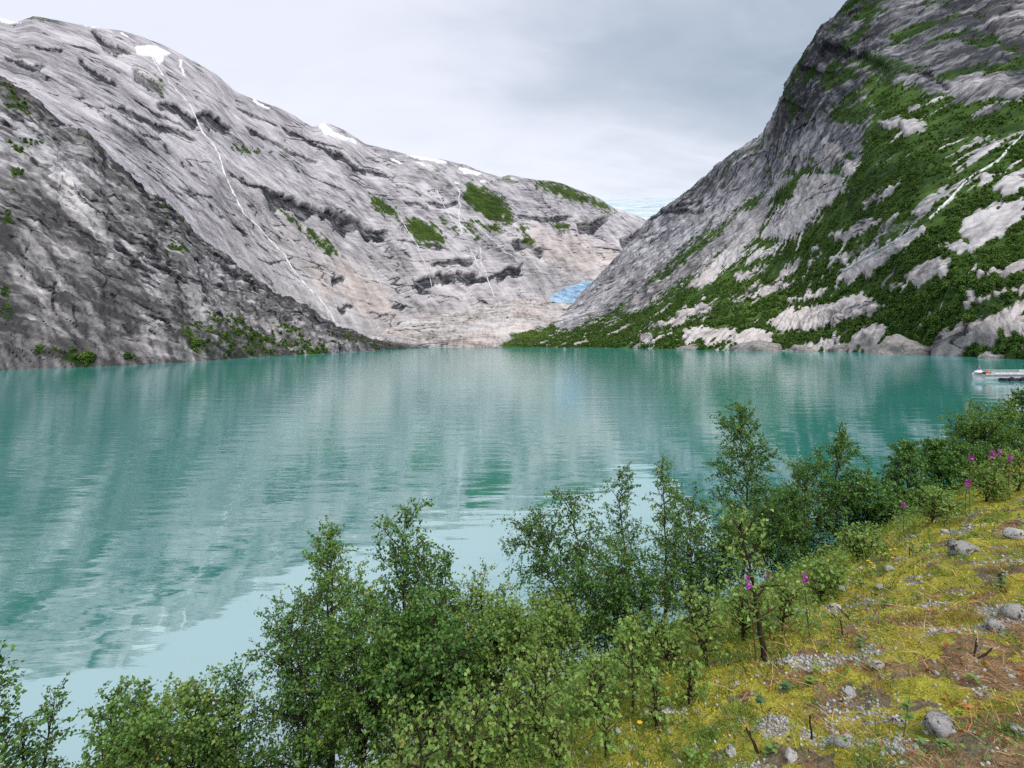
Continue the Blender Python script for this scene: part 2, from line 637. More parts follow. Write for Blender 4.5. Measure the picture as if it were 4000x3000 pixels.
# ---- left mountain: high pale slab wall behind the spur, curving round the head of the valley
Bfoot = [(-500, 300, 420), (0, 420, 450), (400, 690, 500), (800, 1010, 600), (1100, 1230, 720), (1300, 1300, 840), (1450, 1320, 960),
         (1600, 1262, 1180), (1800, 1222, 1350), (2000, 1172, 1550), (2200, 1152, 1880), (2300, 1112, 2050), (2400, 1062, 2150),
         (2600, 1000, 2300), (2800, 980, 2400)]
Bridge = [(-500, 190), (0, 80), (60, 96), (87, 79), (131, 61), (227, 79), (350, 105), (472, 122), (559, 149), (629, 179), (752, 240), (839, 288),
          (918, 358), (988, 385), (1084, 420), (1224, 498), (1267, 475), (1346, 510), (1427, 563), (1566, 595), (1705, 620), (1806, 642),
          (1895, 677), (1958, 693), (1983, 683), (2059, 699), (2173, 709), (2249, 740), (2338, 772), (2407, 816), (2490, 845), (2528, 861), (2800, 930)]
Bu = sorted(set([p[0] for p in Bfoot] + [p[0] for p in Bridge]))
bf = np.array(Bfoot, float)
br = np.array(Bridge, float)
bdepth = lambda x: np.interp(x, [-500, 0, 400, 800, 1200, 1600, 2000, 2300, 2530, 2800], [850, 1000, 1150, 1350, 1700, 2000, 2350, 2700, 3000, 3200])
foot = [(x, np.interp(x, bf[:, 0], bf[:, 1]), np.interp(x, bf[:, 0], bf[:, 2])) for x in Bu]
top = [(x, np.interp(x, br[:, 0], br[:, 1]), bdepth(x)) for x in Bu]
B = Patch(Bu, foot, top, 820, 390, lin, lambda v: v * .9 + .1 * v * v, 8, (0, 500, -60), sm=10)
x, y, z = B.P[..., 0], B.P[..., 1], B.P[..., 2]
edge = sstep(0, .06, B.v)
crest = sstep(1.0, .9, B.v)
tw = B.V + .12 * B.U + 26 * fbm(x / 150, y / 150, z / 150, 3) + 10 * fbm(B.U / 40, B.V / 40, 4.4, 3)
saw = lambda w: (w - np.floor(w))
ter = lambda w: sstep(0, .82, saw(w)) * 1.0 - sstep(.86, .98, saw(w))
reg = sstep(-.15, .35, fbm(x / 260 + 3, y / 260, z / 200, 3))
B.D += edge * (9 * fbm(x / 170, y / 170, z / 170, 3) + crest * (
    4.0 * reg * ter(tw / 58) + 2.0 * ter(tw / 23 + .6 * pn(B.U / 90, B.V / 200)) * (.35 + .65 * reg)
    + 1.7 * fbm((B.U + .7 * B.V) / 30, B.V / 160, 1.7, 4, .6) + 1.0 * ridged(x / 34, y / 34, z / 34, 3) + .9 * ridged(x / 9, y / 9, z / 9, 2)))
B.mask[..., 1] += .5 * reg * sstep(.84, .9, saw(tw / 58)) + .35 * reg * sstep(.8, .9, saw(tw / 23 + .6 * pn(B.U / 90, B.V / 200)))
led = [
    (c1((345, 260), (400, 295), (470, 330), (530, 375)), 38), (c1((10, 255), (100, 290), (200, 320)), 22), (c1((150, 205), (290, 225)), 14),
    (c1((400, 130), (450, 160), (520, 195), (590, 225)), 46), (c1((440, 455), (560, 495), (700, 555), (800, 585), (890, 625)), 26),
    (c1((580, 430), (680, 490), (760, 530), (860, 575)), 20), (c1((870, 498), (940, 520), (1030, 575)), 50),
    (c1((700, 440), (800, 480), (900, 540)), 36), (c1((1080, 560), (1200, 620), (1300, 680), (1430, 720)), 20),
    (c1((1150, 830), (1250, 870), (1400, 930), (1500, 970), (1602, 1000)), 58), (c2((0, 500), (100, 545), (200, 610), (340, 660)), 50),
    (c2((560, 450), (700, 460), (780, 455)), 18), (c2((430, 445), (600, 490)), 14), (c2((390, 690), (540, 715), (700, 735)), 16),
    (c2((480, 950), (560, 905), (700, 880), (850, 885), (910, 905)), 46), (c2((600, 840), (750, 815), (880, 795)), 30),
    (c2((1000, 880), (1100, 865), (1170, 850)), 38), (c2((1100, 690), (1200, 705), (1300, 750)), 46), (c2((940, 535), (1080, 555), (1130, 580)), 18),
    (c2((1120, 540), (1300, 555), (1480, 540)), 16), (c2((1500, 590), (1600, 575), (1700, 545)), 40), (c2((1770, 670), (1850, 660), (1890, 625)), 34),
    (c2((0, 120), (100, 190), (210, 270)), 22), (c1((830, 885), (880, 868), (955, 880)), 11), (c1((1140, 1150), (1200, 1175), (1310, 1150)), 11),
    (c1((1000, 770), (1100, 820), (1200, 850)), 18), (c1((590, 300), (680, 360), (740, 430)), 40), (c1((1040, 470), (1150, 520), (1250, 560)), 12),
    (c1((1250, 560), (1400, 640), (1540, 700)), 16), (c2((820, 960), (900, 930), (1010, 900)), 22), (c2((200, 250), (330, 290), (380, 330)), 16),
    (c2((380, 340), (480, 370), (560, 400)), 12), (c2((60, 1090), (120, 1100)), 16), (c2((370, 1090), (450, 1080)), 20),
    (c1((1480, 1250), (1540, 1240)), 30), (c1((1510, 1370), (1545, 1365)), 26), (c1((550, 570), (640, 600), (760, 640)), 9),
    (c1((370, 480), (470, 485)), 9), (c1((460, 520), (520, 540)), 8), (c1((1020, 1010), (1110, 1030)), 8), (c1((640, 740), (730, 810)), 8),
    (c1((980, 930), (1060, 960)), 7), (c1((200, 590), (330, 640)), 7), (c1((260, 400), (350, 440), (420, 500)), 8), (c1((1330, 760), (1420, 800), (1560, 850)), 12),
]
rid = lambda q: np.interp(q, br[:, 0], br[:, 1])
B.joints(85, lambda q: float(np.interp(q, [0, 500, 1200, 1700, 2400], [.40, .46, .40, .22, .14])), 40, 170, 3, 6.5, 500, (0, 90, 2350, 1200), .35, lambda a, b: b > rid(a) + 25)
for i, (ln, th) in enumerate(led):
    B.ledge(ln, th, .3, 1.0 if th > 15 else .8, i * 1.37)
wx, wy = B.warp(12, 40, 2)
nzb = B.nz(26, .7, 16, 34, 1)
vegB = [c2((800, 330), (900, 350), (1050, 420), (1110, 500), (1130, 560), (1090, 600), (950, 570), (840, 500), (790, 430)),
        c2((430, 530), (560, 560), (680, 640), (700, 720), (600, 740), (500, 690), (430, 600)),
        c2((220, 420), (290, 420), (400, 520), (420, 580), (330, 570), (230, 500)),
        c2((800, 560), (850, 570), (930, 690), (960, 740), (880, 700), (820, 620)), c2((660, 560), (720, 570), (790, 650), (760, 660), (690, 620)),
        c2((1210, 320), (1400, 330), (1640, 440), (1740, 510), (1700, 530), (1600, 500), (1450, 440), (1290, 400)),
        c1((1220, 920), (1300, 970), (1420, 1050), (1500, 1120), (1480, 1170), (1400, 1090), (1300, 1000)), c1((1040, 660), (1100, 655), (1160, 690), (1100, 700)),
        c1((1240, 700), (1300, 705), (1290, 725)), c2((900, 580), (1000, 590), (1090, 640), (1060, 660), (950, 640)),
        c2((1100, 570), (1180, 600), (1240, 720), (1180, 700)), c2((1300, 560), (1480, 600), (1400, 640)), c2((1520, 530), (1620, 520), (1600, 600), (1540, 590)),
        c2((1670, 610), (1720, 610), (1790, 700), (1750, 690)), c2((560, 270), (650, 300), (780, 370), (770, 410), (650, 350)),
        c2((560, 200), (760, 260), (800, 320), (640, 270)), c2((0, 660), (60, 720), (0, 760)), c1((640, 330), (720, 350), (760, 420), (700, 430)),
        c2((470, 1040), (540, 1080), (560, 1150), (480, 1120)), c2((780, 980), (840, 1010), (870, 1060), (800, 1040)), c1((90, 30), (260, 70), (320, 110), (120, 120))]
for i, p in enumerate(vegB):
    m, _ = poly_mask(wx, wy, p, 32, 90, nzb)
    B.mask[..., 0] = np.maximum(B.mask[..., 0], m * (.8 if i < 12 else .55))
B.mask[..., 0] = np.maximum(B.mask[..., 0], .52 * sstep(1500, 1900, B.px) * sstep(.74, .95, B.v) * sstep(-.1, .3, fbm(x / 90, y / 90, z / 90, 3)))
B.mask[..., 2] = .55 * sstep(.62, .2, B.v) * sstep(700, 1100, B.px) + .25 * sstep(-.2, .5, fbm(x / 220, y / 220, z / 220 + 7, 3)) \
    + .3 * sstep(.7, .9, B.v) * sstep(.15, .4, fbm(x / 120 + 9, y / 120, z / 120, 3))
for p in (c1((1360, 1180), (1420, 1190), (1500, 1300), (1480, 1370), (1420, 1330), (1380, 1260)), c2((0, 800), (330, 1000), (420, 1180), (200, 1200), (0, 1000)),
          c2((1200, 580), (1500, 650), (1780, 760), (1700, 900), (1450, 900), (1200, 750))):
    m, _ = poly_mask(wx, wy, p, 40, 120)
    B.mask[..., 3] = np.maximum(B.mask[..., 3], .45 * m)
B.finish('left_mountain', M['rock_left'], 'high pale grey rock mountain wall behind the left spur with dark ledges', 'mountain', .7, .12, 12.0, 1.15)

# ---- left spur: nearer, darker cliff rising straight out of the lake
Afoot = [(-700, 1490, 105), (-300, 1462, 129), (0, 1446, 148), (300, 1435, 165), (560, 1425, 184), (790, 1411, 219), (1000, 1395, 281), (1250, 1383, 355), (1430, 1372, 470),
         (1600, 1361.5, 680), (1680, 1359, 780)]
Atop = [(-700, 60, 330), (0, 323, 350), (131, 402, 360), (218, 489, 368), (332, 533, 385), (411, 629, 400), (489, 690, 410), (594, 787, 430), (699, 865, 450), (760, 944, 462),
        (874, 1014, 500), (1005, 1110, 550), (1075, 1162, 575), (1162, 1197, 610), (1267, 1262, 650), (1340, 1300, 690), (1430, 1333, 730), (1600, 1348, 790), (1680, 1355, 820)]
Au = sorted(set([p[0] for p in Afoot] + [p[0] for p in Atop]))
af, at_ = np.array(Afoot, float), np.array(Atop, float)
itp = lambda a, x: (x, np.interp(x, a[:, 0], a[:, 1]), np.interp(x, a[:, 0], a[:, 2]))
A = Patch(Au, [itp(af, x) for x in Au], [itp(at_, x) for x in Au], 560, 330, lin, lambda v: v * 1.06 - .06 * v * v, 8, (-30, 90, -30), sm=8)
x, y, z = A.P[..., 0], A.P[..., 1], A.P[..., 2]
amp = np.clip((A.d - 100) / 250, .5, 1.3) * sstep(1700, 1350, A.px) + .15
low = sstep(-.02, .03, A.v)
tw = A.V + .35 * A.U + 9 * fbm(x / 45, y / 45, z / 45, 3)
A.D += low * amp * (4.5 * fbm(x / 60, y / 60, z / 60, 3) + 3.2 * fbm(A.U / 17, A.V / 75, 2.2, 4, .55) + 1.6 * ter(tw / 15) + .9 * ter(tw / 6.3 + pn(A.U / 20, A.V / 20))
                    + 2.2 * ridged(x / 14, y / 14, z / 14, 3) + .8 * ridged(x / 3.7, y / 3.7, z / 3.7, 2))
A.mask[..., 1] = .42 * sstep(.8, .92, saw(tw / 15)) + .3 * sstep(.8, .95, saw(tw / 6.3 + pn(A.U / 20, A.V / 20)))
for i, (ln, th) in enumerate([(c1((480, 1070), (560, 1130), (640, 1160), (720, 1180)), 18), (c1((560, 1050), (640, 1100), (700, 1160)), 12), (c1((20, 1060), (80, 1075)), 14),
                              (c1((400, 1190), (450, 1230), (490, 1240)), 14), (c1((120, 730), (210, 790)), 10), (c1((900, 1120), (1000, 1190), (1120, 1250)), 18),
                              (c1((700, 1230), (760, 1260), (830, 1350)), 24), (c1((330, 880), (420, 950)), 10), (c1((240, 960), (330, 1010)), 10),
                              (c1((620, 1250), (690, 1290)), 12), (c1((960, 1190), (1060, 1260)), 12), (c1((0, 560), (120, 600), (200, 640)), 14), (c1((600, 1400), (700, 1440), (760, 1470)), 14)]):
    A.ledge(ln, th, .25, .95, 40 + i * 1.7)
A.joints(150, lambda q: .55, 30, 130, 3, 9, 900, (0, 420, 1300, 1400), .3, lambda a, b: b > np.interp(a, at_[:, 0], at_[:, 1]) + 15)
# steep clefts
for (xa, ya), (xb, yb), wd in [(c1((275, 1040)) + c1((225, 1460)) + [11]), (c1((468, 1130)) + c1((455, 1420)) + [8]), (c1((735, 1150)) + c1((800, 1360)) + [16]),
                               (c1((150, 960)) + c1((110, 1140)) + [8]), (c1((330, 1250)) + c1((330, 1500)) + [6]), (c1((640, 1300)) + c1((700, 1520)) + [6])]:
    t = (A.py - ya) / (yb - ya)
    cxx = xa + (xb - xa) * t + 10 * pn(A.py / 30, xa)
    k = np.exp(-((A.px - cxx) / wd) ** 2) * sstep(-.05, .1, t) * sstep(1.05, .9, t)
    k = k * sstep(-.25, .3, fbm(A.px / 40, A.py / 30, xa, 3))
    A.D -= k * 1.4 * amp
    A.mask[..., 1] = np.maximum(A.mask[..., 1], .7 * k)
wx, wy = A.warp(14, 40, 3)
nza = A.nz(34, .55, 7, 44, 2)
st = fbm((A.U + .55 * A.V) / 5, A.V / 60, 8.8, 4, .6)
for p, k in [(c1((80, 680), (330, 800), (480, 1080), (470, 1130), (330, 1000), (180, 850)), .9), (c1((480, 1090), (640, 1150), (740, 1330), (740, 1430), (620, 1330), (480, 1200)), 1.0),
             (c1((140, 980), (260, 1020), (430, 1330), (420, 1420), (240, 1400), (60, 1300), (20, 1100)), .55), (c1((680, 1440), (860, 1600), (700, 1620), (560, 1520)), .6),
             (c1((780, 1260), (1040, 1400), (1330, 1540), (1000, 1480), (830, 1380)), .55), (c1((90, 1380), (300, 1380), (640, 1600), (260, 1600), (110, 1480)), .4),
             (c1((560, 980), (640, 1090), (560, 1060)), .7), (c1((1120, 1420), (1450, 1560), (1380, 1580), (1180, 1490)), .7)]:
    m, _ = poly_mask(wx, wy, p, 25, 90)
    A.mask[..., 2] = np.maximum(A.mask[..., 2], min(1.0, 1.25 * k) * m * sstep(-.2, .25, st))
for p, k in [(c1((0, 380), (150, 470), (100, 560), (0, 500)), .6), (c1((20, 650), (140, 665), (75, 730), (95, 860), (40, 860)), .8), (c1((780, 1430), (1000, 1410), (1330, 1530), (1400, 1600), (900, 1625), (780, 1540)), .58),
             (c1((240, 1580), (470, 1610), (460, 1650), (240, 1650)), .8), (c1((500, 1590), (640, 1590), (650, 1640), (500, 1640)), .8), (c1((715, 1040), (780, 1090), (780, 1190), (735, 1150)), .65),
             (c1((680, 900), (810, 985), (800, 1010), (690, 940)), .75), (c1((570, 780), (650, 830), (600, 830)), .8), (c1((0, 970), (40, 1000), (0, 1060)), .8),
             (c1((1330, 1540), (1602, 1590), (1602, 1620), (1350, 1610)), .8), (c1((110, 1540), (220, 1560), (200, 1600), (100, 1600)), .6), (c1((1130, 1440), (1330, 1500), (1320, 1530), (1150, 1470)), .6),
             (c1((300, 560), (420, 650), (480, 720), (400, 680)), .55), (c1((860, 1370), (1060, 1420), (1040, 1460), (880, 1420)), .6), (c1((0, 1300), (60, 1420), (0, 1500)), .55),
             (c1((1440, 1480), (1620, 1530), (1800, 1560), (1800, 1580), (1500, 1560)), .55)]:
    m, _ = poly_mask(wx, wy, p, 18, 70, nza)
    A.mask[..., 0] = np.maximum(A.mask[..., 0], k * m * (.35 + .65 * sstep(-.22, .22, fbm(x / 11, y / 11, z / 7, 3, .6))))
A.tone_add = -.18 + .26 * A.mask[..., 2]
A.finish('left_spur', M['rock_spur'], 'dark grey cracked cliff spur rising from the left shore', 'cliff', .55, .35, 4.0, 1.5)

# ---- valley floor of ice-smoothed slabs at the far end of the lake
Fu = [1150, 1350, 1500, 1650, 1800, 2000, 2150, 2300, 2480]
Ffoot = [(p, 1359.5, 850) for p in Fu]
Ftop = [(1150, 1285, 900), (1350, 1300, 980), (1500, 1290, 1060), (1650, 1240, 1240), (1800, 1212, 1400), (2000, 1164, 1600), (2150, 1180, 1640), (2300, 1186, 1640), (2480, 1190, 1640)]
Fl = Patch(Fu, Ffoot, Ftop, 420, 170, lin, lambda v: v, 4, (0, 60, -30), sm=12)
x, y, z = Fl.P[..., 0], Fl.P[..., 1], Fl.P[..., 2]
lump = np.maximum(0, fbm(x / 75, y / 150, 3.3, 3)) * 8 + 6 * np.abs(fbm(x / 34, y / 70, 1.3, 3))
Fl.D += sstep(.02, .12, Fl.v) * (lump * sstep(.0, .25, Fl.v) + 1.0 * ridged(x / 14, y / 30, z / 14, 3) + .5 * ridged(x / 5, y / 9, z / 5, 2))
Fl.mask[..., 3] = .75 * sstep(-.2, .3, fbm(x / 110, y / 150, 2.2, 3))
Fl.mask[..., 2] = .5 * sstep(-.2, .4, fbm(x / 60, y / 100, 5.2, 3))
Fl.mask[..., 1] = .6 * sstep(.78, .95, ridged(x / 60, y / 80, 1.1, 2)) * sstep(-.2, .2, fbm(x / 90, y / 120, 4, 2))
Fl.mask[..., 0] = .5 * sstep(.15, .5, fbm(x / 40, y / 90, 8.1, 3)) * sstep(1800, 1500, Fl.px)
Fl.mask[..., 0] = np.maximum(Fl.mask[..., 0], .95 * sstep(1880, 2020, Fl.px + 40 * fbm(x / 30, y / 60, 6.2, 3)) * sstep(.22, .06, Fl.v - .0011 * (Fl.px - 1990) + .1 * fbm(x / 25, y / 50, 9.9, 3)))
Fl.finish('valley_floor', M['rock_floor'], 'pale pinkish ice-smoothed rock floor at the head of the lake', 'rock floor', 0, 0, 8.0, 1.3)

# ---- right mountain: shrub-covered slope with bare slabs under a dark cliff
Cu = [0, .15, .3, .45, .6, .7, .8, .87, .93, 1.0, 1.15]
Cfoot = [(1900, 1356.2, 890), (2150, 1357, 850), (2450, 1361, 710), (2750, 1368, 545), (3100, 1371, 490), (3300, 1375, 440), (3600, 1385, 345), (3800, 1395, 285), (3950, 1402, 250), (4150, 1411, 220), (4700, 1428, 178)]
Ctop = [(2240, 1190, 1610), (2376, 1044, 1650), (2531, 861, 1700), (2762, 690, 1500), (2989, 507, 1250), (3077, 323, 1100), (3199, 122, 1000), (3290, 30, 965), (3440, -110, 945), (3900, -330, 900), (4900, -520, 850)]
Cg = lambda v: .52 * v + .48 * v ** 2.1
C = Patch(Cu, Cfoot, Ctop, 660, 420, lin, Cg, 8, (260, 60, -10), sm=14)
x, y, z = C.P[..., 0], C.P[..., 1], C.P[..., 2]
wx, wy = C.warp(13, 45, 5)
slabs = [c3((740, 790), (800, 780), (925, 800), (920, 860), (850, 920), (780, 1000), (660, 1080), (540, 1060), (570, 1000), (640, 930), (690, 870)),
         c3((520, 960), (570, 965), (550, 1010), (440, 1150), (300, 1290), (220, 1290), (330, 1170), (430, 1060)), c3((820, 640), (890, 640), (910, 690), (830, 770), (800, 740)),
         c3((920, 720), (990, 710), (980, 770), (910, 800)), c3((1010, 920), (1090, 850), (1160, 820), (1130, 880), (1020, 940)), c3((850, 1050), (900, 1040), (1000, 980), (1070, 990), (1000, 1060), (900, 1090)),
         c3((470, 1160), (640, 1090), (630, 1120), (480, 1195)), c3((440, 1240), (570, 1190), (520, 1230), (450, 1275)), c3((600, 1250), (660, 1180), (740, 1150), (690, 1220), (640, 1250)),
         c3((1180, 1060), (1280, 1020), (1230, 1080), (1060, 1210), (960, 1270), (890, 1270), (920, 1210)), c3((1430, 1040), (1450, 980), (1560, 930), (1730, 880), (1730, 980), (1620, 1060), (1500, 1100)),
         c3((1180, 1240), (1280, 1170), (1400, 1150), (1380, 1240), (1240, 1280)), c3((580, 1450), (640, 1400), (800, 1380), (1000, 1320), (1110, 1370), (1050, 1410), (900, 1440), (750, 1500), (620, 1490)),
         c3((200, 1500), (280, 1460), (330, 1480), (440, 1480), (440, 1520), (330, 1540), (210, 1540)), c3((350, 1560), (480, 1480), (580, 1500), (610, 1570)),
         c3((1290, 1570), (1330, 1490), (1500, 1440), (1730, 1365), (1730, 1480), (1540, 1560), (1400, 1600)), c3((640, 1570), (760, 1535), (900, 1505), (915, 1570)),
         c3((1390, 410), (1500, 360), (1600, 350), (1690, 400), (1700, 440), (1560, 430), (1420, 450)), c3((1530, 70), (1730, 20), (1730, 200), (1600, 190), (1540, 120)),
         c3((1080, 560), (1150, 540), (1180, 570), (1120, 580)), c3((1170, 570), (1220, 535), (1280, 580), (1200, 620)), c3((930, 1570), (980, 1490), (1050, 1450), (1110, 1480), (1070, 1560)),
         c3((160, 1410), (280, 1370), (320, 1390), (200, 1430)), c3((430, 1360), (500, 1320), (620, 1270), (700, 1270), (560, 1330)), c3((490, 1310), (540, 1270), (550, 1290)), c3((770, 1130), (800, 1100), (810, 1120)),
         c3((790, 1170), (820, 1130), (830, 1150)), c3((660, 1350), (800, 1310), (900, 1290), (800, 1340)), c3((1450, 1240), (1510, 1205), (1590, 1230), (1560, 1260)), c3((1570, 1240), (1730, 1150), (1730, 1230), (1620, 1270)),
         c3((1430, 1330), (1480, 1300), (1500, 1340)), c3((1480, 1370), (1600, 1310), (1730, 1290), (1700, 1320), (1560, 1360)), c3((1350, 1100), (1430, 1080), (1500, 1100), (1420, 1150)), c3((1120, 1310), (1180, 1260), (1200, 1300)),
         c3((0, 1500), (60, 1495), (70, 1540), (0, 1560)), c3((30, 1480), (130, 1445), (220, 1440), (120, 1470)), c3((1580, 860), (1640, 790), (1730, 750), (1730, 850), (1640, 880)), c3((1510, 850), (1540, 790), (1580, 800)),
         c3((1210, 490), (1250, 480), (1260, 495)), c3((1490, 520), (1590, 480), (1600, 490)), c3((1100, 1130), (1180, 1110), (1160, 1140)), c3((870, 1170), (940, 1140), (920, 1170))]
slabmask = np.zeros(C.px.shape)
gu = C.U - .75 * C.V
nzc = C.nz(24, -.75, 8, 12, 3)
for i, p in enumerate(slabs):
    m, sdist = poly_mask(wx, wy, p, 12, 60, nzc)
    h = np.clip(sdist, 0, 45)
    C.D += np.sqrt(h / 45 + 1e-9) * (h > 0) * C.d / FPX * (7 if i < 12 else 18) * sstep(0, .05, C.v)
    slabmask = np.maximum(slabmask, m)
vegp = c3((1760, 430), (1500, 440), (1300, 430), (1170, 380), (1040, 330), (990, 420), (1050, 500), (1010, 600), (1000, 700), (920, 690), (900, 720), (800, 735), (680, 760), (560, 850), (430, 910), (370, 1000),
          (240, 1090), (100, 1210), (0, 1330), (-300, 1470), (-520, 1545), (-690, 1560), (-690, 1600), (1760, 1640))
vm, _ = poly_mask(wx, wy, vegp, 14, 900, 2.2 * nzc)
scree = np.zeros(C.px.shape)
for p, k in [(c3((560, 900), (600, 930), (420, 1090), (300, 1190), (150, 1290), (0, 1390), (-150, 1450), (0, 1330), (150, 1220), (300, 1110), (440, 960)), .8), (c3((1640, 600), (1730, 580), (1600, 660), (1500, 730), (1380, 790), (1500, 680)), .75),
             (c3((1500, 740), (1430, 800), (1280, 900), (1220, 960), (1240, 1000), (1320, 920), (1430, 850)), .8), (c3((680, 790), (640, 830), (560, 930), (500, 970), (530, 900), (620, 810)), .85), (c3((500, 860), (440, 900), (380, 970), (350, 1000), (420, 900)), .85),
             (c3((1130, 700), (1160, 700), (1050, 780), (980, 850), (930, 860)), .5), (c3((1000, 850), (1180, 730), (1000, 870), (900, 940)), .45), (c3((1100, 1000), (1250, 980), (1000, 1150), (900, 1180)), .45)]:
    m, _ = poly_mask(wx, wy, p, 9, 60, nzc)
    scree = np.maximum(scree, k * m)
strip = fbm(gu / 13, C.V / 100, 3.1, 5, .6)
outc = sstep(.25, .38, strip + .25 * fbm(x / 45, y / 45, z / 45, 3)) * vm
slabmask = np.maximum(slabmask, .9 * outc)
C.D += outc * C.d / FPX * 4
veg = np.clip(vm - scree - 1.2 * slabmask, 0, 1)
cliff = (1 - vm) * sstep(560, 380, C.py + .15 * (C.px - 3300)) * sstep(2950, 3100, C.px)
veg = np.maximum(veg, .72 * (1 - slabmask) * cliff * sstep(-.12, .25, fbm(x / 60, y / 60, z / 35, 4)))
for p, k in [(c3((330, 830), (420, 700), (500, 655), (560, 590), (590, 610), (520, 690), (440, 720), (380, 790)), .6), (c3((600, 640), (680, 700), (800, 700), (780, 730), (640, 700)), .7), (c3((480, 725), (620, 770), (600, 780), (490, 740)), .7),
             (c3((830, 500), (1000, 450), (1060, 480), (1000, 560), (880, 560)), .7), (c3((850, 80), (960, 0), (1060, 0), (920, 90)), .8), (c3((990, 0), (1100, 60), (1010, 130)), .75), (c3((140, 900), (330, 770), (350, 790), (200, 880)), .5),
             (c3((1480, 130), (1560, 180), (1730, 250), (1730, 290), (1560, 210)), .75), (c3((1000, 240), (1100, 260), (1300, 330), (1200, 360), (1040, 330)), .6)]:
    m, _ = poly_mask(wx, wy, p, 14, 60, nzc)
    veg = np.maximum(veg, k * m)
low = sstep(-.01, .04, C.v)
amp = np.clip(C.d / 700, .4, 1.5)
bare = np.clip(1 - veg, 0, 1)
tw = C.V * .55 - .35 * C.U + 14 * fbm(x / 70, y / 70, z / 70, 3)
C.D += low * amp * (7 * fbm(x / 110, y / 110, z / 110, 3) + (.35 + .65 * bare) * (3.4 * fbm(C.U / 20, C.V / 120, 6.1, 4, .55) + 2.0 * ter(tw / 19) + 1.2 * ter(tw / 7.7))
                    + (1.2 + 4.5 * cliff) * ridged(x / 30, y / 30, z / 22, 4, .6) + .8 * ridged(x / 6, y / 6, z / 6, 2))
C.mask[..., 0] = np.maximum(veg * .95, 0)
cl = np.clip(cliff * 1.0, 0, 1)
C.tone_add = -.22 * cl - .06 * (1 - vm) * (1 - slabmask) + .10 * slabmask * (C.py > 480)  # darker tone over the upper cliff, lighter on the lower slabs
C.mask[..., 1] = np.maximum(.55 * cl * sstep(-.3, .3, -ridged(x / 38, y / 38, z / 16, 4)) + .35 * bare * sstep(.8, .95, saw(tw / 19)), scree * .0)
C.mask[..., 1] = np.where(slabmask > .3, C.mask[..., 1] * .35, C.mask[..., 1])
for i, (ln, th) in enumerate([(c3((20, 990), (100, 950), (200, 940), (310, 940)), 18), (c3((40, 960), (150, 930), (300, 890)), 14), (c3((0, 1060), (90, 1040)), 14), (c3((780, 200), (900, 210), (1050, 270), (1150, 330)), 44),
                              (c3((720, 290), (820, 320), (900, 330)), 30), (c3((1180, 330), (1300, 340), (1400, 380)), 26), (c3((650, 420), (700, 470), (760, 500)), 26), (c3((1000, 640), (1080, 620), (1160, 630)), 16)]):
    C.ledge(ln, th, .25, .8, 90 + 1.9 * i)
C.joints(110, lambda q: -.62, 40, 150, 3, 8, 1300, (2450, 60, 3950, 1330), .25)
C.mask[..., 2] = np.maximum(np.clip(slabmask, 0, 1) * np.where(C.py < 480, .35, .80), .5 * scree) + .35 * bare * (1 - cliff) * sstep(900, 1150, C.py) * (1 - slabmask)
C.mask[..., 3] = slabmask * .35 * sstep(950, 1150, C.py)
C.finish('right_mountain', M['rock_right'], 'steep right mountain with green shrub slope, pale slabs and dark cliff', 'mountain', -.75, -.4, 7.0, 1.5)

# ---- glacier tongue and the icefield behind
Gu = [0, .3, .6, 1.0]
G = Patch(Gu, [(2140, 1172, 1620), (2205, 1186, 1610), (2265, 1198, 1605), (2430, 1205, 1605)], [(2190, 1142, 1760), (2262, 1114, 1900), (2350, 1098, 1980), (2520, 1080, 2050)], 90, 60, lin, lambda v: 1.25 * v - .25 * v * v, 4, (0, 60, -40), sm=6)
x, y, z = G.P[..., 0], G.P[..., 1], G.P[..., 2]
G.D += sstep(0, .1, G.v) * (9 * ridged(x / 40, y / 70, z / 40, 3) + 5.0 * ridged(x / 16, y / 30, z / 12, 3))
G.finish('glacier', M['ice'], 'small blue tongue of glacier ice between the rock walls', 'glacier', crack=0)
I = Patch([0, .5, 1.0], [(2150, 900, 3300), (2450, 885, 3300), (2900, 890, 3300)], [(2150, 776, 5000), (2450, 775, 5000), (2900, 770, 5000)], 120, 60, lin, lambda v: v * .9 + .1 * v * v, 3, (0, 500, -50), sm=6)
x, y, z = I.P[..., 0], I.P[..., 1], I.P[..., 2]
I.D += 25 * fbm(x / 400, y / 400, 1.2, 4) * sstep(1.0, .9, I.v) + 10 * ridged(x / 120, y / 160, 0, 3) * sstep(1.0, .8, I.v)
I.finish('icefield', M['icefield'], 'white icefield plateau showing in the gap between mountains', 'icefield', crack=0)

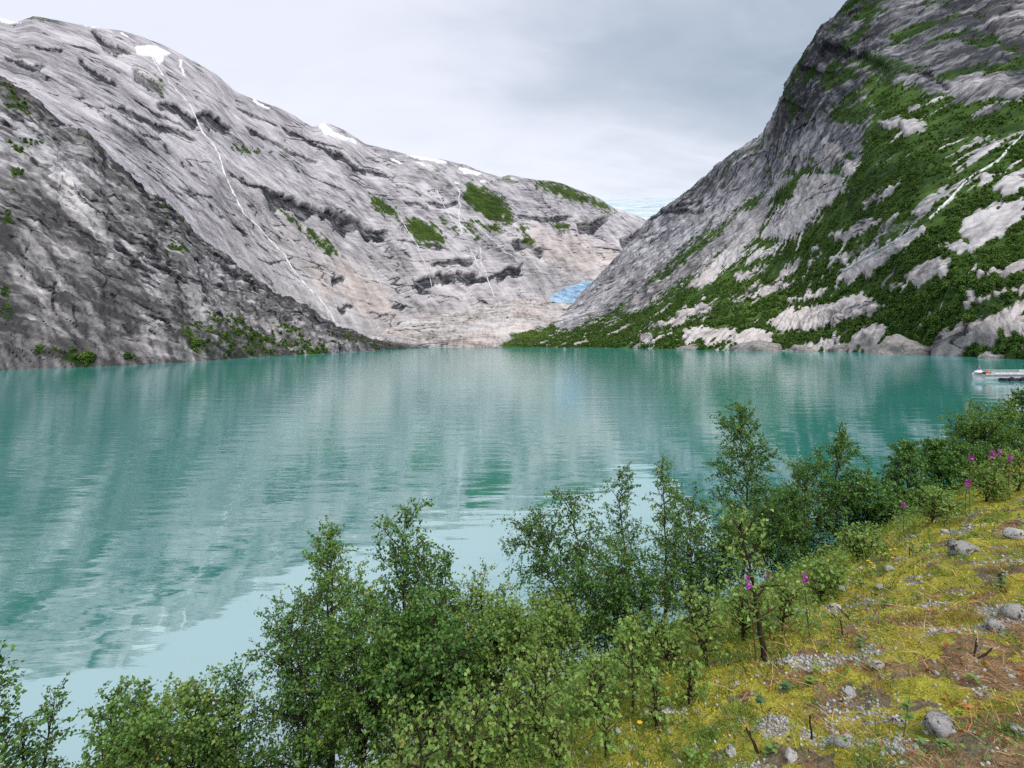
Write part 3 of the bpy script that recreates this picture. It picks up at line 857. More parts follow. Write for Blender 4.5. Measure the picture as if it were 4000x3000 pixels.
# ---- snow patches lying on the left mountain
snows = [
    ('large snow patch in the hollow at the top of the long waterfall', c1((600, 205), (690, 200), (775, 240), (735, 262), (735, 285), (705, 298), (690, 262), (640, 252), (612, 248))),
    ('thin strip of snow along the crest, left of the long waterfall', c1((340, 96), (400, 104), (465, 122), (440, 130), (370, 118))),
    ('short snow streak above the black overhang on the crest', c1((528, 138), (560, 146), (592, 176), (570, 172), (540, 156))),
    ('small snow tongue in the gully right of the main waterfall', c1((796, 258), (820, 270), (818, 300), (836, 340), (815, 340), (800, 300))),
    ('snow patch on the skyline at the far left edge', c1((-30, 66), (20, 78), (90, 100), (110, 86), (96, 112), (0, 104))),
    ('snow streak on the middle of the ridge line above the slabs', c1((1120, 428), (1170, 462), (1222, 488), (1200, 494), (1130, 462))),
    ('wide snow field in the dip of the middle ridge', c1((1410, 560), (1450, 545), (1500, 590), (1602, 628), (1602, 650), (1490, 615), (1440, 600))),
    ('narrow snow band low on the ridge right of the dip', c2((330, 178), (380, 190), (436, 222), (420, 230), (360, 205))),
    ('long snow band just under the central skyline', c2((405, 145), (520, 165), (640, 185), (700, 205), (715, 222), (650, 220), (590, 205), (500, 190))),
    ('slanting snow patch below the long central band', c2((490, 200), (560, 210), (590, 246), (560, 240), (520, 222))),
    ('bright forked snow patch below the central summit', c2((755, 236), (810, 242), (850, 250), (935, 286), (900, 296), (850, 286), (810, 292), (795, 270))),
    ('small snow bar right of the forked patch', c2((890, 316), (930, 322), (958, 334), (910, 340))),
    ('snow sliver beside the start of the central stream', c2((720, 326), (760, 334), (805, 352), (770, 352))),
    ('tiny snow bank left at the foot of the pale slabs', c2((240, 1196), (275, 1205), (312, 1245), (290, 1252), (260, 1230))),
    ('faint snow fleck near the far rounded summit', c2((1070, 300), (1100, 303), (1150, 318), (1110, 320))),
]
wx, wy = B.px + 9 * fbm(B.px / 22, B.py / 14, 1.5, 4, .6), B.py + 7 * fbm(B.px / 22, B.py / 14, 8.5, 4, .6)
for lab, p in snows:
    m, sdist = poly_mask(wx, wy, p, 3)
    r = B.drape((sdist > .5) & (B.v < 1.02) & (B.v > .01), 1.3)
    if r is None:
        continue
    o = add_obj('snow_patch', np_mesh('snow_patch', r[0], r[1], M['snow'], True))
    tag(o, lab, 'snow patch', 'snow patches on the left mountain')


# ---- waterfalls and streams, ribbons following the rock
def stream(patch, line, width, name, label, seed=0, cat='waterfall', group=None, lift=1.2):
    L = np.array(line, float)
    seg = np.concatenate([[0], np.cumsum(np.linalg.norm(np.diff(L, axis=0), axis=1))])
    n = max(4, int(seg[-1] / 7))
    s = np.linspace(0, seg[-1], n)
    qx = np.interp(s, seg, L[:, 0]) + 3.0 * fbm(s / 25, seed, 0, 3)
    qy = np.interp(s, seg, L[:, 1])
    P, N = zip(*[patch.at(a, b) for a, b in zip(qx, qy)])
    P, N = np.array(P), np.array(N)
    for k in range(3):
        P[:, k] = smooth1(P[:, k], 1)
    T = np.gradient(P, axis=0)
    S = np.cross(T, N)
    S /= np.linalg.norm(S, axis=1)[:, None] + 1e-9
    w = width * P[:, 1] / FPX * np.clip(.55 + 1.1 * fbm(s / 16, seed + 3.3, 0, 3, .6), .03, 1.3) * .60
    k = np.linspace(-1, 1, 5)
    V = P[:, None] + S[:, None] * (w[:, None] * k[None])[..., None] + N[:, None] * (lift * (1.2 - 2.4 * k[None] ** 4) + .4 * lift)[..., None]
    o = add_obj(name, np_mesh(name, V.reshape(-1, 3), grid_faces(n, 5), M['falls'], True))
    return tag(o, label, cat, group)


stream(B, c1((680, 262), (710, 310), (740, 355), (800, 415), (850, 470), (875, 530), (910, 600), (950, 640), (980, 700), (1000, 770), (1030, 840), (1060, 900), (1090, 960), (1150, 1010), (1200, 1070),
             (1270, 1140), (1310, 1210), (1370, 1280), (1440, 1350), (1470, 1390), (1495, 1445)), 8, 'waterfall', 'long thin white waterfall running down the left mountain', 1)
stream(C, c3((1760, 560), (1716, 600), (1640, 675), (1600, 722), (1540, 760), (1490, 785)), 9, 'waterfall', 'white waterfall entering from the right edge of the frame', 2)
stream(C, c3((1490, 785), (1440, 830), (1400, 880), (1350, 930), (1290, 985)), 9, 'waterfall', 'broken white cascade between shrubs on the right slope', 3)
stream(C, c3((1245, 1025), (1170, 1065), (1090, 1110), (1000, 1160), (905, 1218)), 12, 'waterfall', 'white water sliding down the pale slab above the right shore', 4)
for i, (ln, w_, lab) in enumerate([
    (c2((765, 360), (790, 400), (770, 440), (790, 480), (775, 530), (782, 590), (800, 660)), 7, 'white stream leaving the snow between the two green shoulders'),
    (c2((640, 380), (670, 450), (700, 510), (740, 570), (780, 602)), 4, 'thin stream joining the central stream from the left'),
    (c2((790, 510), (860, 560), (910, 620), (960, 670), (1030, 730), (1060, 770), (1110, 785), (1140, 830)), 4, 'thin stream crossing the central green shoulder to the right'),
    (c2((840, 740), (880, 800), (890, 850), (915, 920)), 4, 'left thread of the twin falls over the central black ledge'),
    (c2((905, 730), (918, 790), (912, 840), (940, 880), (955, 930), (975, 990), (1000, 1050)), 5, 'right thread of the twin falls over the central black ledge'),
    (c2((390, 510), (430, 580), (470, 650), (520, 720), (540, 780), (580, 860), (600, 930), (612, 980)), 3, 'faint thread of water left of the central black ledge'),
    (c2((1160, 860), (1165, 900), (1195, 930)), 3, 'short thread of water at the right end of the black ledge')]):
    stream(B, ln, w_, 'stream', lab, 10 + i, 'stream')

# ------------------------------------------------------------------ plants: shared tools
rng = np.random.RandomState(11)
UP = np.array([0, 0, 1.0])


def unit(a):
    return a / (np.linalg.norm(a, axis=-1, keepdims=True) + 1e-9)


def tubes(paths, sides=5):
    """paths: list of (points (k,3), radii (k)); one joined vertex/face list"""
    Vs, Fs, off = [], [], 0
    ang = np.linspace(0, 2 * np.pi, sides, endpoint=False)
    for P, r in paths:
        P = np.asarray(P, float)
        k = len(P)
        T = unit(np.gradient(P, axis=0))
        ref = np.where(np.abs(T[:, 2:3]) > .9, np.array([[1.0, 0, 0]]), np.array([[0, 0, 1.0]]))
        S = unit(np.cross(T, ref))
        Q = np.cross(S, T)
        V = P[:, None] + np.asarray(r)[:, None, None] * (S[:, None] * np.cos(ang)[None, :, None] + Q[:, None] * np.sin(ang)[None, :, None])
        Vs.append(V.reshape(-1, 3))
        i = off + np.arange(k * sides).reshape(k, sides)
        j = np.roll(i, -1, 1)
        Fs.append(np.stack([i[:-1], j[:-1], j[1:], i[1:]], -1).reshape(-1, 4))
        off += k * sides
    return np.concatenate(Vs), np.concatenate(Fs)


def leaf_cards(pos, axis, nrm, size, aspect=.72, fold=.16):
    """pointed oval leaves, two halves folded along the midrib"""
    a = unit(axis)
    n = unit(nrm - (nrm * a).sum(-1, keepdims=True) * a)
    b = np.cross(a, n)
    s = size[:, None]
    w = s * aspect * .5
    V = np.stack([pos, pos + a * s * .38 + b * w + n * s * fold, pos + a * s + n * s * -.06, pos + a * s * .38 - b * w + n * s * fold], 1)
    m = len(pos)
    i = np.arange(m)[:, None] * 4
    F = np.concatenate([i + np.array([0, 1, 2]), i + np.array([0, 2, 3])], 0)
    return V.reshape(-1, 3), F


def inst(pv, pf, pos, R3, scl):
    """copies of a small prototype joined into one vertex/face list"""
    V = np.einsum('nij,kj->nki', R3, pv) * scl[:, None, None] + pos[:, None]
    F = (np.arange(len(pos)) * len(pv))[:, None, None] + pf[None]
    return V.reshape(-1, 3), F.reshape(-1, pf.shape[1])


def rotz(a):
    c, s, o, l = np.cos(a), np.sin(a), 0 * a, 0 * a + 1
    return np.stack([np.stack([c, -s, o], -1), np.stack([s, c, o], -1), np.stack([o, o, l], -1)], 1)


def randrot(n, r=rng):
    q = unit(r.normal(size=(n, 4)))
    w, x, y, z = q.T
    return np.stack([np.stack([1 - 2 * (y * y + z * z), 2 * (x * y - z * w), 2 * (x * z + y * w)], -1),
                     np.stack([2 * (x * y + z * w), 1 - 2 * (x * x + z * z), 2 * (y * z - x * w)], -1),
                     np.stack([2 * (x * z - y * w), 2 * (y * z + x * w), 1 - 2 * (x * x + y * y)], -1)], 1)


def leaf_mat(name, lo, mid, hi, trans=.3, rough=.42, rare=None, spec=.35, per_obj=False):
    m, t, out = new_mat(name)
    r = t.node('ShaderNodeNewGeometry').outputs['Random Per Island']
    if per_obj:
        r = t.math('ADD', t.math('MULTIPLY', r, .4), t.math('MULTIPLY', t.node('ShaderNodeObjectInfo').outputs['Random'], .6))
    stops = [(0, lo), (.5, mid), (.93, hi)]
    if rare:
        stops += [(.975, hi), (.99, rare)]
    c = t.ramp(r, stops)
    b = t.node('ShaderNodeBsdfPrincipled', {'Base Color': c, 'Roughness': rough, 'Specular IOR Level': spec})
    tr = t.node('ShaderNodeBsdfTranslucent', {'Color': t.mix(1.0, c, (1.3, 1.25, .55), 'MULTIPLY')})
    mx = t.node('ShaderNodeMixShader', {0: trans})
    t.l.new(b.outputs[0], mx.inputs[1])
    t.l.new(tr.outputs[0], mx.inputs[2])
    t.l.new(mx.outputs[0], out.inputs['Surface'])
    return m


M['leaf_far'] = leaf_mat('leaf_far', (.032, .078, .018), (.080, .158, .034), (.175, .265, .058), .2, .7, spec=.1, per_obj=True)
M['leaf_dark'] = leaf_mat('leaf_dark', (.046, .122, .028), (.088, .205, .044), (.165, .305, .07), .32, .42, (.25, .2, .03))
M['leaf_mid'] = leaf_mat('leaf_mid', (.070, .155, .028), (.115, .235, .042), (.19, .325, .07), .28, .42, (.30, .22, .03))
M['leaf_light'] = leaf_mat('leaf_light', (.115, .21, .045), (.18, .30, .065), (.27, .39, .10), .28, .42, (.34, .25, .04))
M['bark'] = simple_mat('bark', (.045, .032, .024), .85, .5, 14, .15, .5)
M['twig'] = simple_mat('twig', (.075, .048, .032), .8, .4, 20, .15)

# ------------------------------------------------------------------ far shrubs on the slopes
def shrub_mesh(seed, n=130, w=.62):
    r = np.random.RandomState(seed)
    k = 6
    cen = np.stack([r.uniform(-.3, .3, k) * w * 1.2, r.uniform(-.3, .3, k) * w * 1.2, r.uniform(.25, .75, k)], -1)
    rad = r.uniform(.18, .3, k)
    j = r.randint(0, k, n)
    d = unit(r.normal(size=(n, 3)))
    p = cen[j] + d * rad[j][:, None] * r.uniform(.6, 1.05, n)[:, None]
    p[:, 2] = np.clip(p[:, 2], 0, 1.1)
    nrm = unit(d + .6 * r.normal(size=(n, 3)) + UP * .4)
    V, F = leaf_cards(p, np.cross(nrm, unit(r.normal(size=(n, 3)))), nrm, r.uniform(.16, .27, n), .9, .1)
    return np_mesh('shrub_foliage', V, F, M['leaf_far'])


shrub_protos = [shrub_mesh(s) for s in range(5)]
lib = bpy.data.collections.new('shrub_library')
for i, me in enumerate(shrub_protos):
    lib.objects.link(bpy.data.objects.new('shrub_foliage', me))


def gn_scatter(name, P, scl, label, cat):
    n = len(P)
    me = bpy.data.meshes.new(name)
    me.vertices.add(n)
    me.vertices.foreach_set('co', np.asarray(P, np.float32).ravel())
    set_f(me, 'scl', scl)
    set_f(me, 'spin', rng.uniform(0, 6.28, n))
    o = add_obj(name, me)
    g = bpy.data.node_groups.new(name, 'GeometryNodeTree')
    g.interface.new_socket('Geometry', in_out='INPUT', socket_type='NodeSocketGeometry')
    g.interface.new_socket('Geometry', in_out='OUTPUT', socket_type='NodeSocketGeometry')
    t = NT(g)
    gi, go = t.node('NodeGroupInput'), t.node('NodeGroupOutput')
    ci = t.node('GeometryNodeCollectionInfo')
    ci.inputs['Collection'].default_value = lib
    ci.inputs['Separate Children'].default_value = True
    ci.inputs['Reset Children'].default_value = True
    s = t.node('GeometryNodeInputNamedAttribute', {'Name': 'scl'}, data_type='FLOAT').outputs[0]
    a = t.node('GeometryNodeInputNamedAttribute', {'Name': 'spin'}, data_type='FLOAT').outputs[0]
    rot = t.node('ShaderNodeCombineXYZ', {2: a}).outputs[0]
    ip = t.node('GeometryNodeInstanceOnPoints')
    m2p = t.node('GeometryNodeMeshToPoints')
    t.l.new(gi.outputs[0], m2p.inputs['Mesh'])
    t.l.new(m2p.outputs[0], ip.inputs['Points'])
    t.l.new(ci.outputs[0], ip.inputs['Instance'])
    ip.inputs['Pick Instance'].default_value = True
    t.l.new(rot, ip.inputs['Rotation'])
    t.l.new(s, ip.inputs['Scale'])
    t.l.new(ip.outputs[0], go.inputs[0])
    md = o.modifiers.new('scatter', 'NODES')
    md.node_group = g
    return tag(o, label, cat, kind='stuff')


def veg_points(patch, count, thr, extra=None):
    w = np.clip(patch.mask[..., 0] - thr, 0, 1)
    w = np.where(w > 0, .3 + w, 0)
    w[:, patch.nv:] = 0
    w *= (patch.P[..., 2] > .5)
    dA = np.linalg.norm(np.cross(np.gradient(patch.P, axis=0), np.gradient(patch.P, axis=1)), axis=-1)
    w *= dA ** .8
    if extra is not None:
        w *= extra
    w = w.ravel() / w.sum()
    i = rng.choice(len(w), count, p=w)
    return patch.P.reshape(-1, 3)[i] + rng.normal(size=(count, 3)) * [.8, .8, 0], i


clump = sstep(-.25, .3, fbm(C.P[..., 0] / 26, C.P[..., 1] / 26, C.P[..., 2] / 26, 3)) * .9 + .1
nearness = np.clip(700 / C.d, .6, 2.2)
Pc, ic = veg_points(C, 21000, .42, clump * nearness)
sc = rng.uniform(1.6, 4.2, len(Pc)) * (.75 + .5 * sstep(.5, 0, C.v.ravel()[ic]))
gn_scatter('hillside_shrubs', Pc - [0, 0, .3], sc, 'dense green scrub covering the right mountain slope', 'scrub')
Pa, ia = veg_points(A, 1100, .45)
gn_scatter('cliff_shrubs', Pa - [0, 0, .2], rng.uniform(.9, 2.6, len(Pa)), 'green bushes on the ledges of the left spur', 'scrub')
Pf_, if_ = veg_points(Fl, 900, .55, Fl.px > 1850)
gn_scatter('point_shrubs', Pf_ - [0, 0, .2], rng.uniform(1.6, 3.6, len(Pf_)), 'low green scrub on the point at the far end of the lake', 'scrub')
bw = sstep(1500, 1200, B.d) * 0 + (B.v < .8)
Pb, ib = veg_points(B, 3500, .5, bw)
gn_scatter('high_shrubs', Pb - [0, 0, .2], rng.uniform(1.2, 3.0, len(Pb)), 'low green scrub on the shoulders of the left mountain', 'scrub')

# trees one can tell apart along the two shores
def shore_tree_protos():
    out = []
    for s in range(4):
        r = np.random.RandomState(50 + s)
        n, k = 420, 9
        cen = np.stack([r.uniform(-.22, .22, k), r.uniform(-.22, .22, k), r.uniform(.3, .85, k)], -1)
        cen[:, :2] *= (1.25 - cen[:, 2:3])
        rad = r.uniform(.11, .22, k)
        j = r.randint(0, k, n)
        d = unit(r.normal(size=(n, 3)))
        p = cen[j] + d * rad[j][:, None] * r.uniform(.5, 1.1, n)[:, None]
        nrm = unit(d + .6 * r.normal(size=(n, 3)) + UP * .4)
        V, F = leaf_cards(p, np.cross(nrm, unit(r.normal(size=(n, 3)))), nrm, r.uniform(.07, .13, n), .9, .1)
        cr = np_mesh('crown', V, F, M['leaf_far'])
        paths = [(np.array([[0, 0, -.1], [.01, 0, .3], [0, .02, .75]]), np.array([.025, .018, .006]))]
        for c in cen[:5]:
            paths.append((np.array([[0, 0, c[2] * .45], c * [.5, .5, .8], c]), np.array([.012, .008, .004])))
        V, F = tubes(paths, 4)
        out.append((cr, np_mesh('trunk', V, F, M['bark'])))
    return out


stp = shore_tree_protos()
# photo column, row, distance, width, height, seed, label of the rocks at the waterline
boulders = [(3535, 1383, 352, 210, 58, 1, 'big rounded dark boulder in the water below the right slope'), (3880, 1402, 262, 84, 26, 2, 'low grey rock at the waterline behind the boat'),
            (3330, 1374, 445, 130, 34, 3, 'pale hump of rock at the shore left of the big boulder'), (2710, 1366, 575, 120, 20, 4, 'low flat rock at the foot of the pale slab on the right shore'),
            (2960, 1370, 505, 150, 34, 5, 'grey sloping rock on the right shore with bushes behind'), (2510, 1361, 690, 70, 22, 6, 'pale rock jutting into the lake at the green point'),
            (1945, 1360.5, 735, 34, 7, 7, 'flat pale rock awash near the far end of the lake'), (2205, 1366, 580, 11, 8, 8, 'tiny dark rock standing alone in the far water'),
            (3130, 1372, 470, 90, 26, 9, 'small pale rock between the sloping rock and the hump')]
marks = [(0, 'big rounded dark boulder'), (1, 'low grey rock behind the boat'), (2, 'pale hump of rock by the big boulder'), (3, 'low flat rock under the pale slab'), (4, 'grey sloping rock'), (5, 'pale rock at the green point'), (8, 'small pale rock beside the hump')]


def right_label(p):
    k = min(marks, key=lambda m: np.hypot(*(W(*boulders[m[0]][:3])[:2] - p[:2])))[1]
    return 'leafy tree on the right shore nearest the ' + k, 'right-shore trees by the ' + k


def left_label(p):
    q = CX + FPX * p[0] / p[1]
    k = 'towards the left edge of the frame' if q < 450 else ('under the middle of the dark cliff' if q < 1000 else 'near the low tip of the spur')
    return 'small leafy tree on the left shore, ' + k, 'left-shore trees ' + k


def shore_trees(patch, sel, count, namer, lo, hi):
    idx = np.flatnonzero(sel.ravel())
    take, pts = [], patch.P.reshape(-1, 3)
    for i in rng.permutation(idx):
        p = pts[i]
        if all((p[0] - q[0]) ** 2 + (p[1] - q[1]) ** 2 > 7.0 for q in take):
            take.append(p)
            if len(take) >= count:
                break
    for p in take:
        cr, tr = stp[rng.randint(4)]
        e = bpy.data.objects.new('shore_tree', None)
        COL.objects.link(e)
        e.location = p - [0, 0, .15]
        s = rng.uniform(lo, hi)
        e.scale = (s * rng.uniform(.9, 1.25), s * rng.uniform(.9, 1.25), s)
        e.rotation_euler = (0, 0, rng.uniform(0, 6.28))
        lab, grp = namer(p)
        tag(e, lab, 'tree', grp)
        add_obj('trunk', tr, e)
        add_obj('crown', cr, e)


inview = lambda pt: (pt.px > 0) & (pt.px < 4000)
shore_trees(C, (C.mask[..., 0] > .5) & (C.P[..., 2] > .6) & (C.P[..., 2] < 16) & inview(C) & (C.px > 2500), 130, right_label, 3.4, 6.5)
shore_trees(A, (A.mask[..., 0] > .5) & (A.P[..., 2] > .5) & (A.P[..., 2] < 9) & inview(A), 36, left_label, 2.4, 4.6)

# ------------------------------------------------------------------ the bank in the foreground
NX, NY = -.57, .82
_sl_s = np.linspace(-80, 40, 2401)
_sl = np.interp(_sl_s, [-80, -3, -.5, .6, 2.4, 3.3, 5, 9.5, 14, 40], [.0, .02, .28, .40, .42, .72, .84, .78, .35, .1])
_sl_z = -np.concatenate([[0], np.cumsum(.5 * (_sl[1:] + _sl[:-1]) * np.diff(_sl_s))])
_sl_z += 6.4 - np.interp(0, _sl_s, _sl_z)


def bank_masks(x, y):
    s = NX * x + NY * y
    moss = sstep(-.26, .26, fbm(x / .42, y / .42, 1.1, 5, .66) + .17 * (s - .95))
    path = sstep(.75, .1, s + .35 * fbm(x / .7, y / .7, 2.6, 3) + .10 * np.abs(x - 1.9))
    grav = sstep(-.02, .5, fbm(x / .42 + 9, y / .42, 4.1, 5, .65) + .06 - .10 * np.abs(s - 1.4)) * .95
    grav = np.maximum(grav, path)
    litter = sstep(-.2, .35, fbm(x / .5 - 5, y / .5, 7.7, 5, .62) - .18 + .38 * sstep(.8, 2.6, x) - .22 * sstep(1.3, 2.4, s)) * (1 - .55 * path)
    return s, moss * (1 - path), grav, litter


def bank_z(x, y):
    s = NX * x + NY * y
    z = np.interp(s, _sl_s, _sl_z)
    near = sstep(60, 20, np.hypot(x, y))
    z = z + near * (.16 * fbm(x / 1.6, y / 1.6, .3, 3) + .075 * fbm(x / .38, y / .38, .9, 3)) + .5 * fbm(x / 9, y / 9, 5.5, 2) * sstep(3, 9, s)
    moss = sstep(-.25, .35, fbm(x / .5, y / .5, 1.1, 3, .62) + .12 * (s - 1.2))
    z = z + near * moss * .055 * np.maximum(0, fbm(x / .13, y / .13, 3.3, 2) + .25)
    return z


def make_bank_mat():
    m, t, out = new_mat('bank_ground')
    pos = t.node('ShaderNodeNewGeometry').outputs['Position']
    mk = t.node('ShaderNodeAttribute', attribute_name='mask')
    sep = t.node('ShaderNodeSeparateColor', {0: mk.outputs['Color']})
    n = t.noise(pos, 14, 4, .7)
    n2 = t.noise(pos, 70, 3, .7)
    nn = t.math('ADD', t.math('MULTIPLY', n, .5), t.math('MULTIPLY', n2, .5))
    nc = t.math('SUBTRACT', nn, .5)
    soil = t.ramp(nn, [(.3, (.07, .055, .035)), (.5, (.17, .135, .09)), (.7, (.34, .28, .20))])
    moss = t.ramp(nn, [(.3, (.14, .14, .02)), (.5, (.35, .325, .045)), (.7, (.56, .50, .08))])
    moss = t.mix(t.rng(t.noise(pos, 1.7, 3, .6), .48, .66), moss, t.ramp(nn, [(.3, (.06, .085, .014)), (.5, (.16, .20, .03)), (.7, (.30, .34, .06))]))
    lit = t.ramp(nn, [(.3, (.085, .055, .03)), (.5, (.23, .15, .08)), (.7, (.42, .30, .17))])
    grav = t.ramp(n2, [(.3, (.09, .085, .08)), (.48, (.22, .212, .20)), (.66, (.52, .51, .50))])
    c = t.mix(t.rng(t.math('ADD', sep.outputs[2], t.math('MULTIPLY', nc, 1.6)), .4, .6), soil, lit)
    c = t.mix(t.rng(t.math('ADD', sep.outputs[0], t.math('MULTIPLY', nc, 1.6)), .42, .6), c, moss)
    c = t.mix(t.rng(t.math('ADD', sep.outputs[1], t.math('MULTIPLY', nc, 2.6)), .55, .7), c, grav)
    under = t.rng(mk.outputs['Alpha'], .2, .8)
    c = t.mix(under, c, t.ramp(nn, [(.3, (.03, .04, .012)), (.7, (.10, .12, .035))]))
    nm = t.bump(n2, .7, .02, t.bump(n, .8, .05))
    principled(t, out, c, .95, nm, .1)
    return m


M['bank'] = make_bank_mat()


def make_bank():
    az = np.concatenate([np.linspace(-180, -62, 24)[:-1], np.linspace(-62, -20, 110)[:-1], np.linspace(-20, 56, 400)[:-1], np.linspace(56, 180, 26)])
    rr = np.concatenate([[.02, .3, .7], np.geomspace(1.1, 16, 330), np.geomspace(17, 75, 26)])
    AZ, RR = np.meshgrid(np.radians(az), rr, indexing='ij')
    x, y = RR * np.sin(AZ), RR * np.cos(AZ)
    z = np.maximum(bank_z(x, y), -3.0)
    s, moss, grav, lit = bank_masks(x, y)
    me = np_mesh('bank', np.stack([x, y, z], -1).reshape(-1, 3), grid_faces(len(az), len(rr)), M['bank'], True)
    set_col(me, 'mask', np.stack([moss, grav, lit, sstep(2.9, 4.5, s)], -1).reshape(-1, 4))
    tag(add_obj('bank', me), 'mossy gravel bank sloping down to the lake', 'bank', kind='structure')


make_bank()


def on_bank(px, py):
    """where the sight line through a photo pixel meets the bank"""
    dx, dz = (px - CX) / FPX, -(py - HY) / FPX
    d = np.geomspace(1.2, 40, 1500)
    g = CAM_H + dz * d - bank_z(dx * d, d)
    i = int(np.argmax(g < 0))
    return np.array([dx * d[i], d[i], bank_z(dx * d[i], d[i])])


# ------------------------------------------------------------------ birches on the bank
def make_tree_parts(seed, H, width, stems=2, cb=.12, leaf=.045, nleaf=8000, shape='round', lean=(0, 0), droop=.15, thick=1.0):
    r = np.random.RandomState(seed)
    stem_paths, br_paths, tw = [], [], []
    for si in range(stems):
        Hs = H * .95 * (1 if si == 0 else r.uniform(.72, .98))
        a0 = r.uniform(0, 6.28)
        sp = (0 if si == 0 else 1) * width * r.uniform(.16, .42)
        tx, ty = lean[0] + sp * np.cos(a0), lean[1] + sp * np.sin(a0)
        f = np.linspace(0, 1, 11)
        P = np.stack([tx * f ** 1.25 + .02 * H * np.sin(f * 5 + a0) * f, ty * f ** 1.25 + .02 * H * np.cos(f * 6 + a0) * f, Hs * f], -1)
        P[:, :2] += np.cumsum(r.normal(size=(11, 2)) * .006 * H, 0)
        P[0, :2] = P[0, :2] * 0 + r.normal(size=2) * .03 * (stems > 1)
        P[0, 2] = -.25
        rad = thick * (.0085 * Hs + .006) * (1 - .93 * f)
        stem_paths.append((P, rad))
        nb = int(9 + Hs * 7)
        for k in range(nb):
            q = (k + r.uniform()) / nb
            fz = cb + (.985 - cb) * q
            base = np.array([np.interp(fz, f, P[:, c]) for c in range(3)])
            if shape == 'cone':
                prof = (1 - q) ** .5 * 1.0 + .12
                prof *= .35 + .65 * sstep(-.1, .35, q)
            elif shape == 'thin':
                prof = (.55 + .45 * np.sin(q * 3.1)) * (1.02 - q) ** .35 * r.choice([.45, 1.0, 1.2])
            else:
                prof = np.sqrt(max(.12, 1 - (1.6 * q - .72) ** 2)) * r.uniform(.7, 1.15)
            L = width * .5 * prof * r.uniform(.75, 1.15) * (1.0 if stems == 1 else .78)
            az = k * 2.4 + r.uniform(-.5, .5) + si
            el = np.radians(24 + 36 * q + r.uniform(-16, 16))
            d = np.array([np.cos(az) * np.cos(el), np.sin(az) * np.cos(el), np.sin(el)])
            g = np.linspace(0, 1, 5)
            Q = base + d * L * g[:, None] + np.array([0, 0, -droop * L]) * (g ** 2)[:, None] + r.normal(size=(5, 3)) * .02 * L * g[:, None]
            br_paths.append((Q, (.004 + .008 * L) * thick * (1 - .8 * g) + .0012))
            nt = int(4 + L * 9)
            for j in range(nt):
                h = r.uniform(.18, 1.0)
                b = np.array([np.interp(h, g, Q[:, c]) for c in range(3)])
                dd = unit(d * .6 + r.normal(size=3) * .75 + UP * .1)
                tl = r.uniform(.18, .42) * (.35 + .75 * L) * (1.15 - .4 * h) + .09
                tl *= min(1.0, .25 + .55 * H)
                tw.append((b, b + dd * tl * .55, b + dd * tl + np.array([0, 0, -droop * 1.3 * tl])))
        # leader shoots
        for j in range(5):
            b = P[-1] - (P[-1] - P[-2]) * r.uniform(0, 1.6)
            dd = unit(np.array([0, 0, 1.0]) + r.normal(size=3) * .45)
            tw.append((b, b + dd * .06 * H ** .8, b + dd * .10 * H ** .8))
    T = np.array(tw)
    ln = np.linalg.norm(T[:, 2] - T[:, 0], axis=1)
    i = r.choice(len(T), nleaf, p=(ln + .05) / (ln + .05).sum())
    u = r.uniform(.08, 1.04, nleaf)[:, None]
    p = T[i, 0] * (1 - u) ** 2 + 2 * T[i, 1] * u * (1 - u) + T[i, 2] * u ** 2 + r.normal(size=(nleaf, 3)) * .35 * leaf
    tdir = unit(T[i, 2] - T[i, 0])
    ax = unit(tdir * .6 + r.normal(size=(nleaf, 3)) * .8 + np.array([0, 0, -.35]))
    nr = unit(UP * .75 + r.normal(size=(nleaf, 3)) * .75)
    V, F = leaf_cards(p, ax, nr, leaf * r.uniform(.65, 1.2, nleaf), .8)
    keep = r.permutation(len(T))[:min(len(T), 900, 40 + nleaf // 6)]
    tpaths = [(T[k], np.array([.0024, .0018, .001]) * (thick if H > 1.5 else .6)) for k in keep]
    return tubes(stem_paths, 7), tubes(br_paths, 4), tubes(tpaths, 3), (V, F)


def add_tree(name, label, cat, group, loc, seed, leafmat, **kw):
    e = bpy.data.objects.new(name, None)
    COL.objects.link(e)
    e.location = loc
    tag(e, label, cat, group)
    st, br, tw, lf = make_tree_parts(seed, **kw)
    add_obj('trunk', np_mesh('trunk', *st, M['bark'], True), e)
    b = add_obj('branches', np_mesh('branches', *br, M['bark'], True), e)
    add_obj('twigs', np_mesh('twigs', *tw, M['twig']), b)
    add_obj('crown', np_mesh('crown', *lf, M[leafmat]), e)
    return e


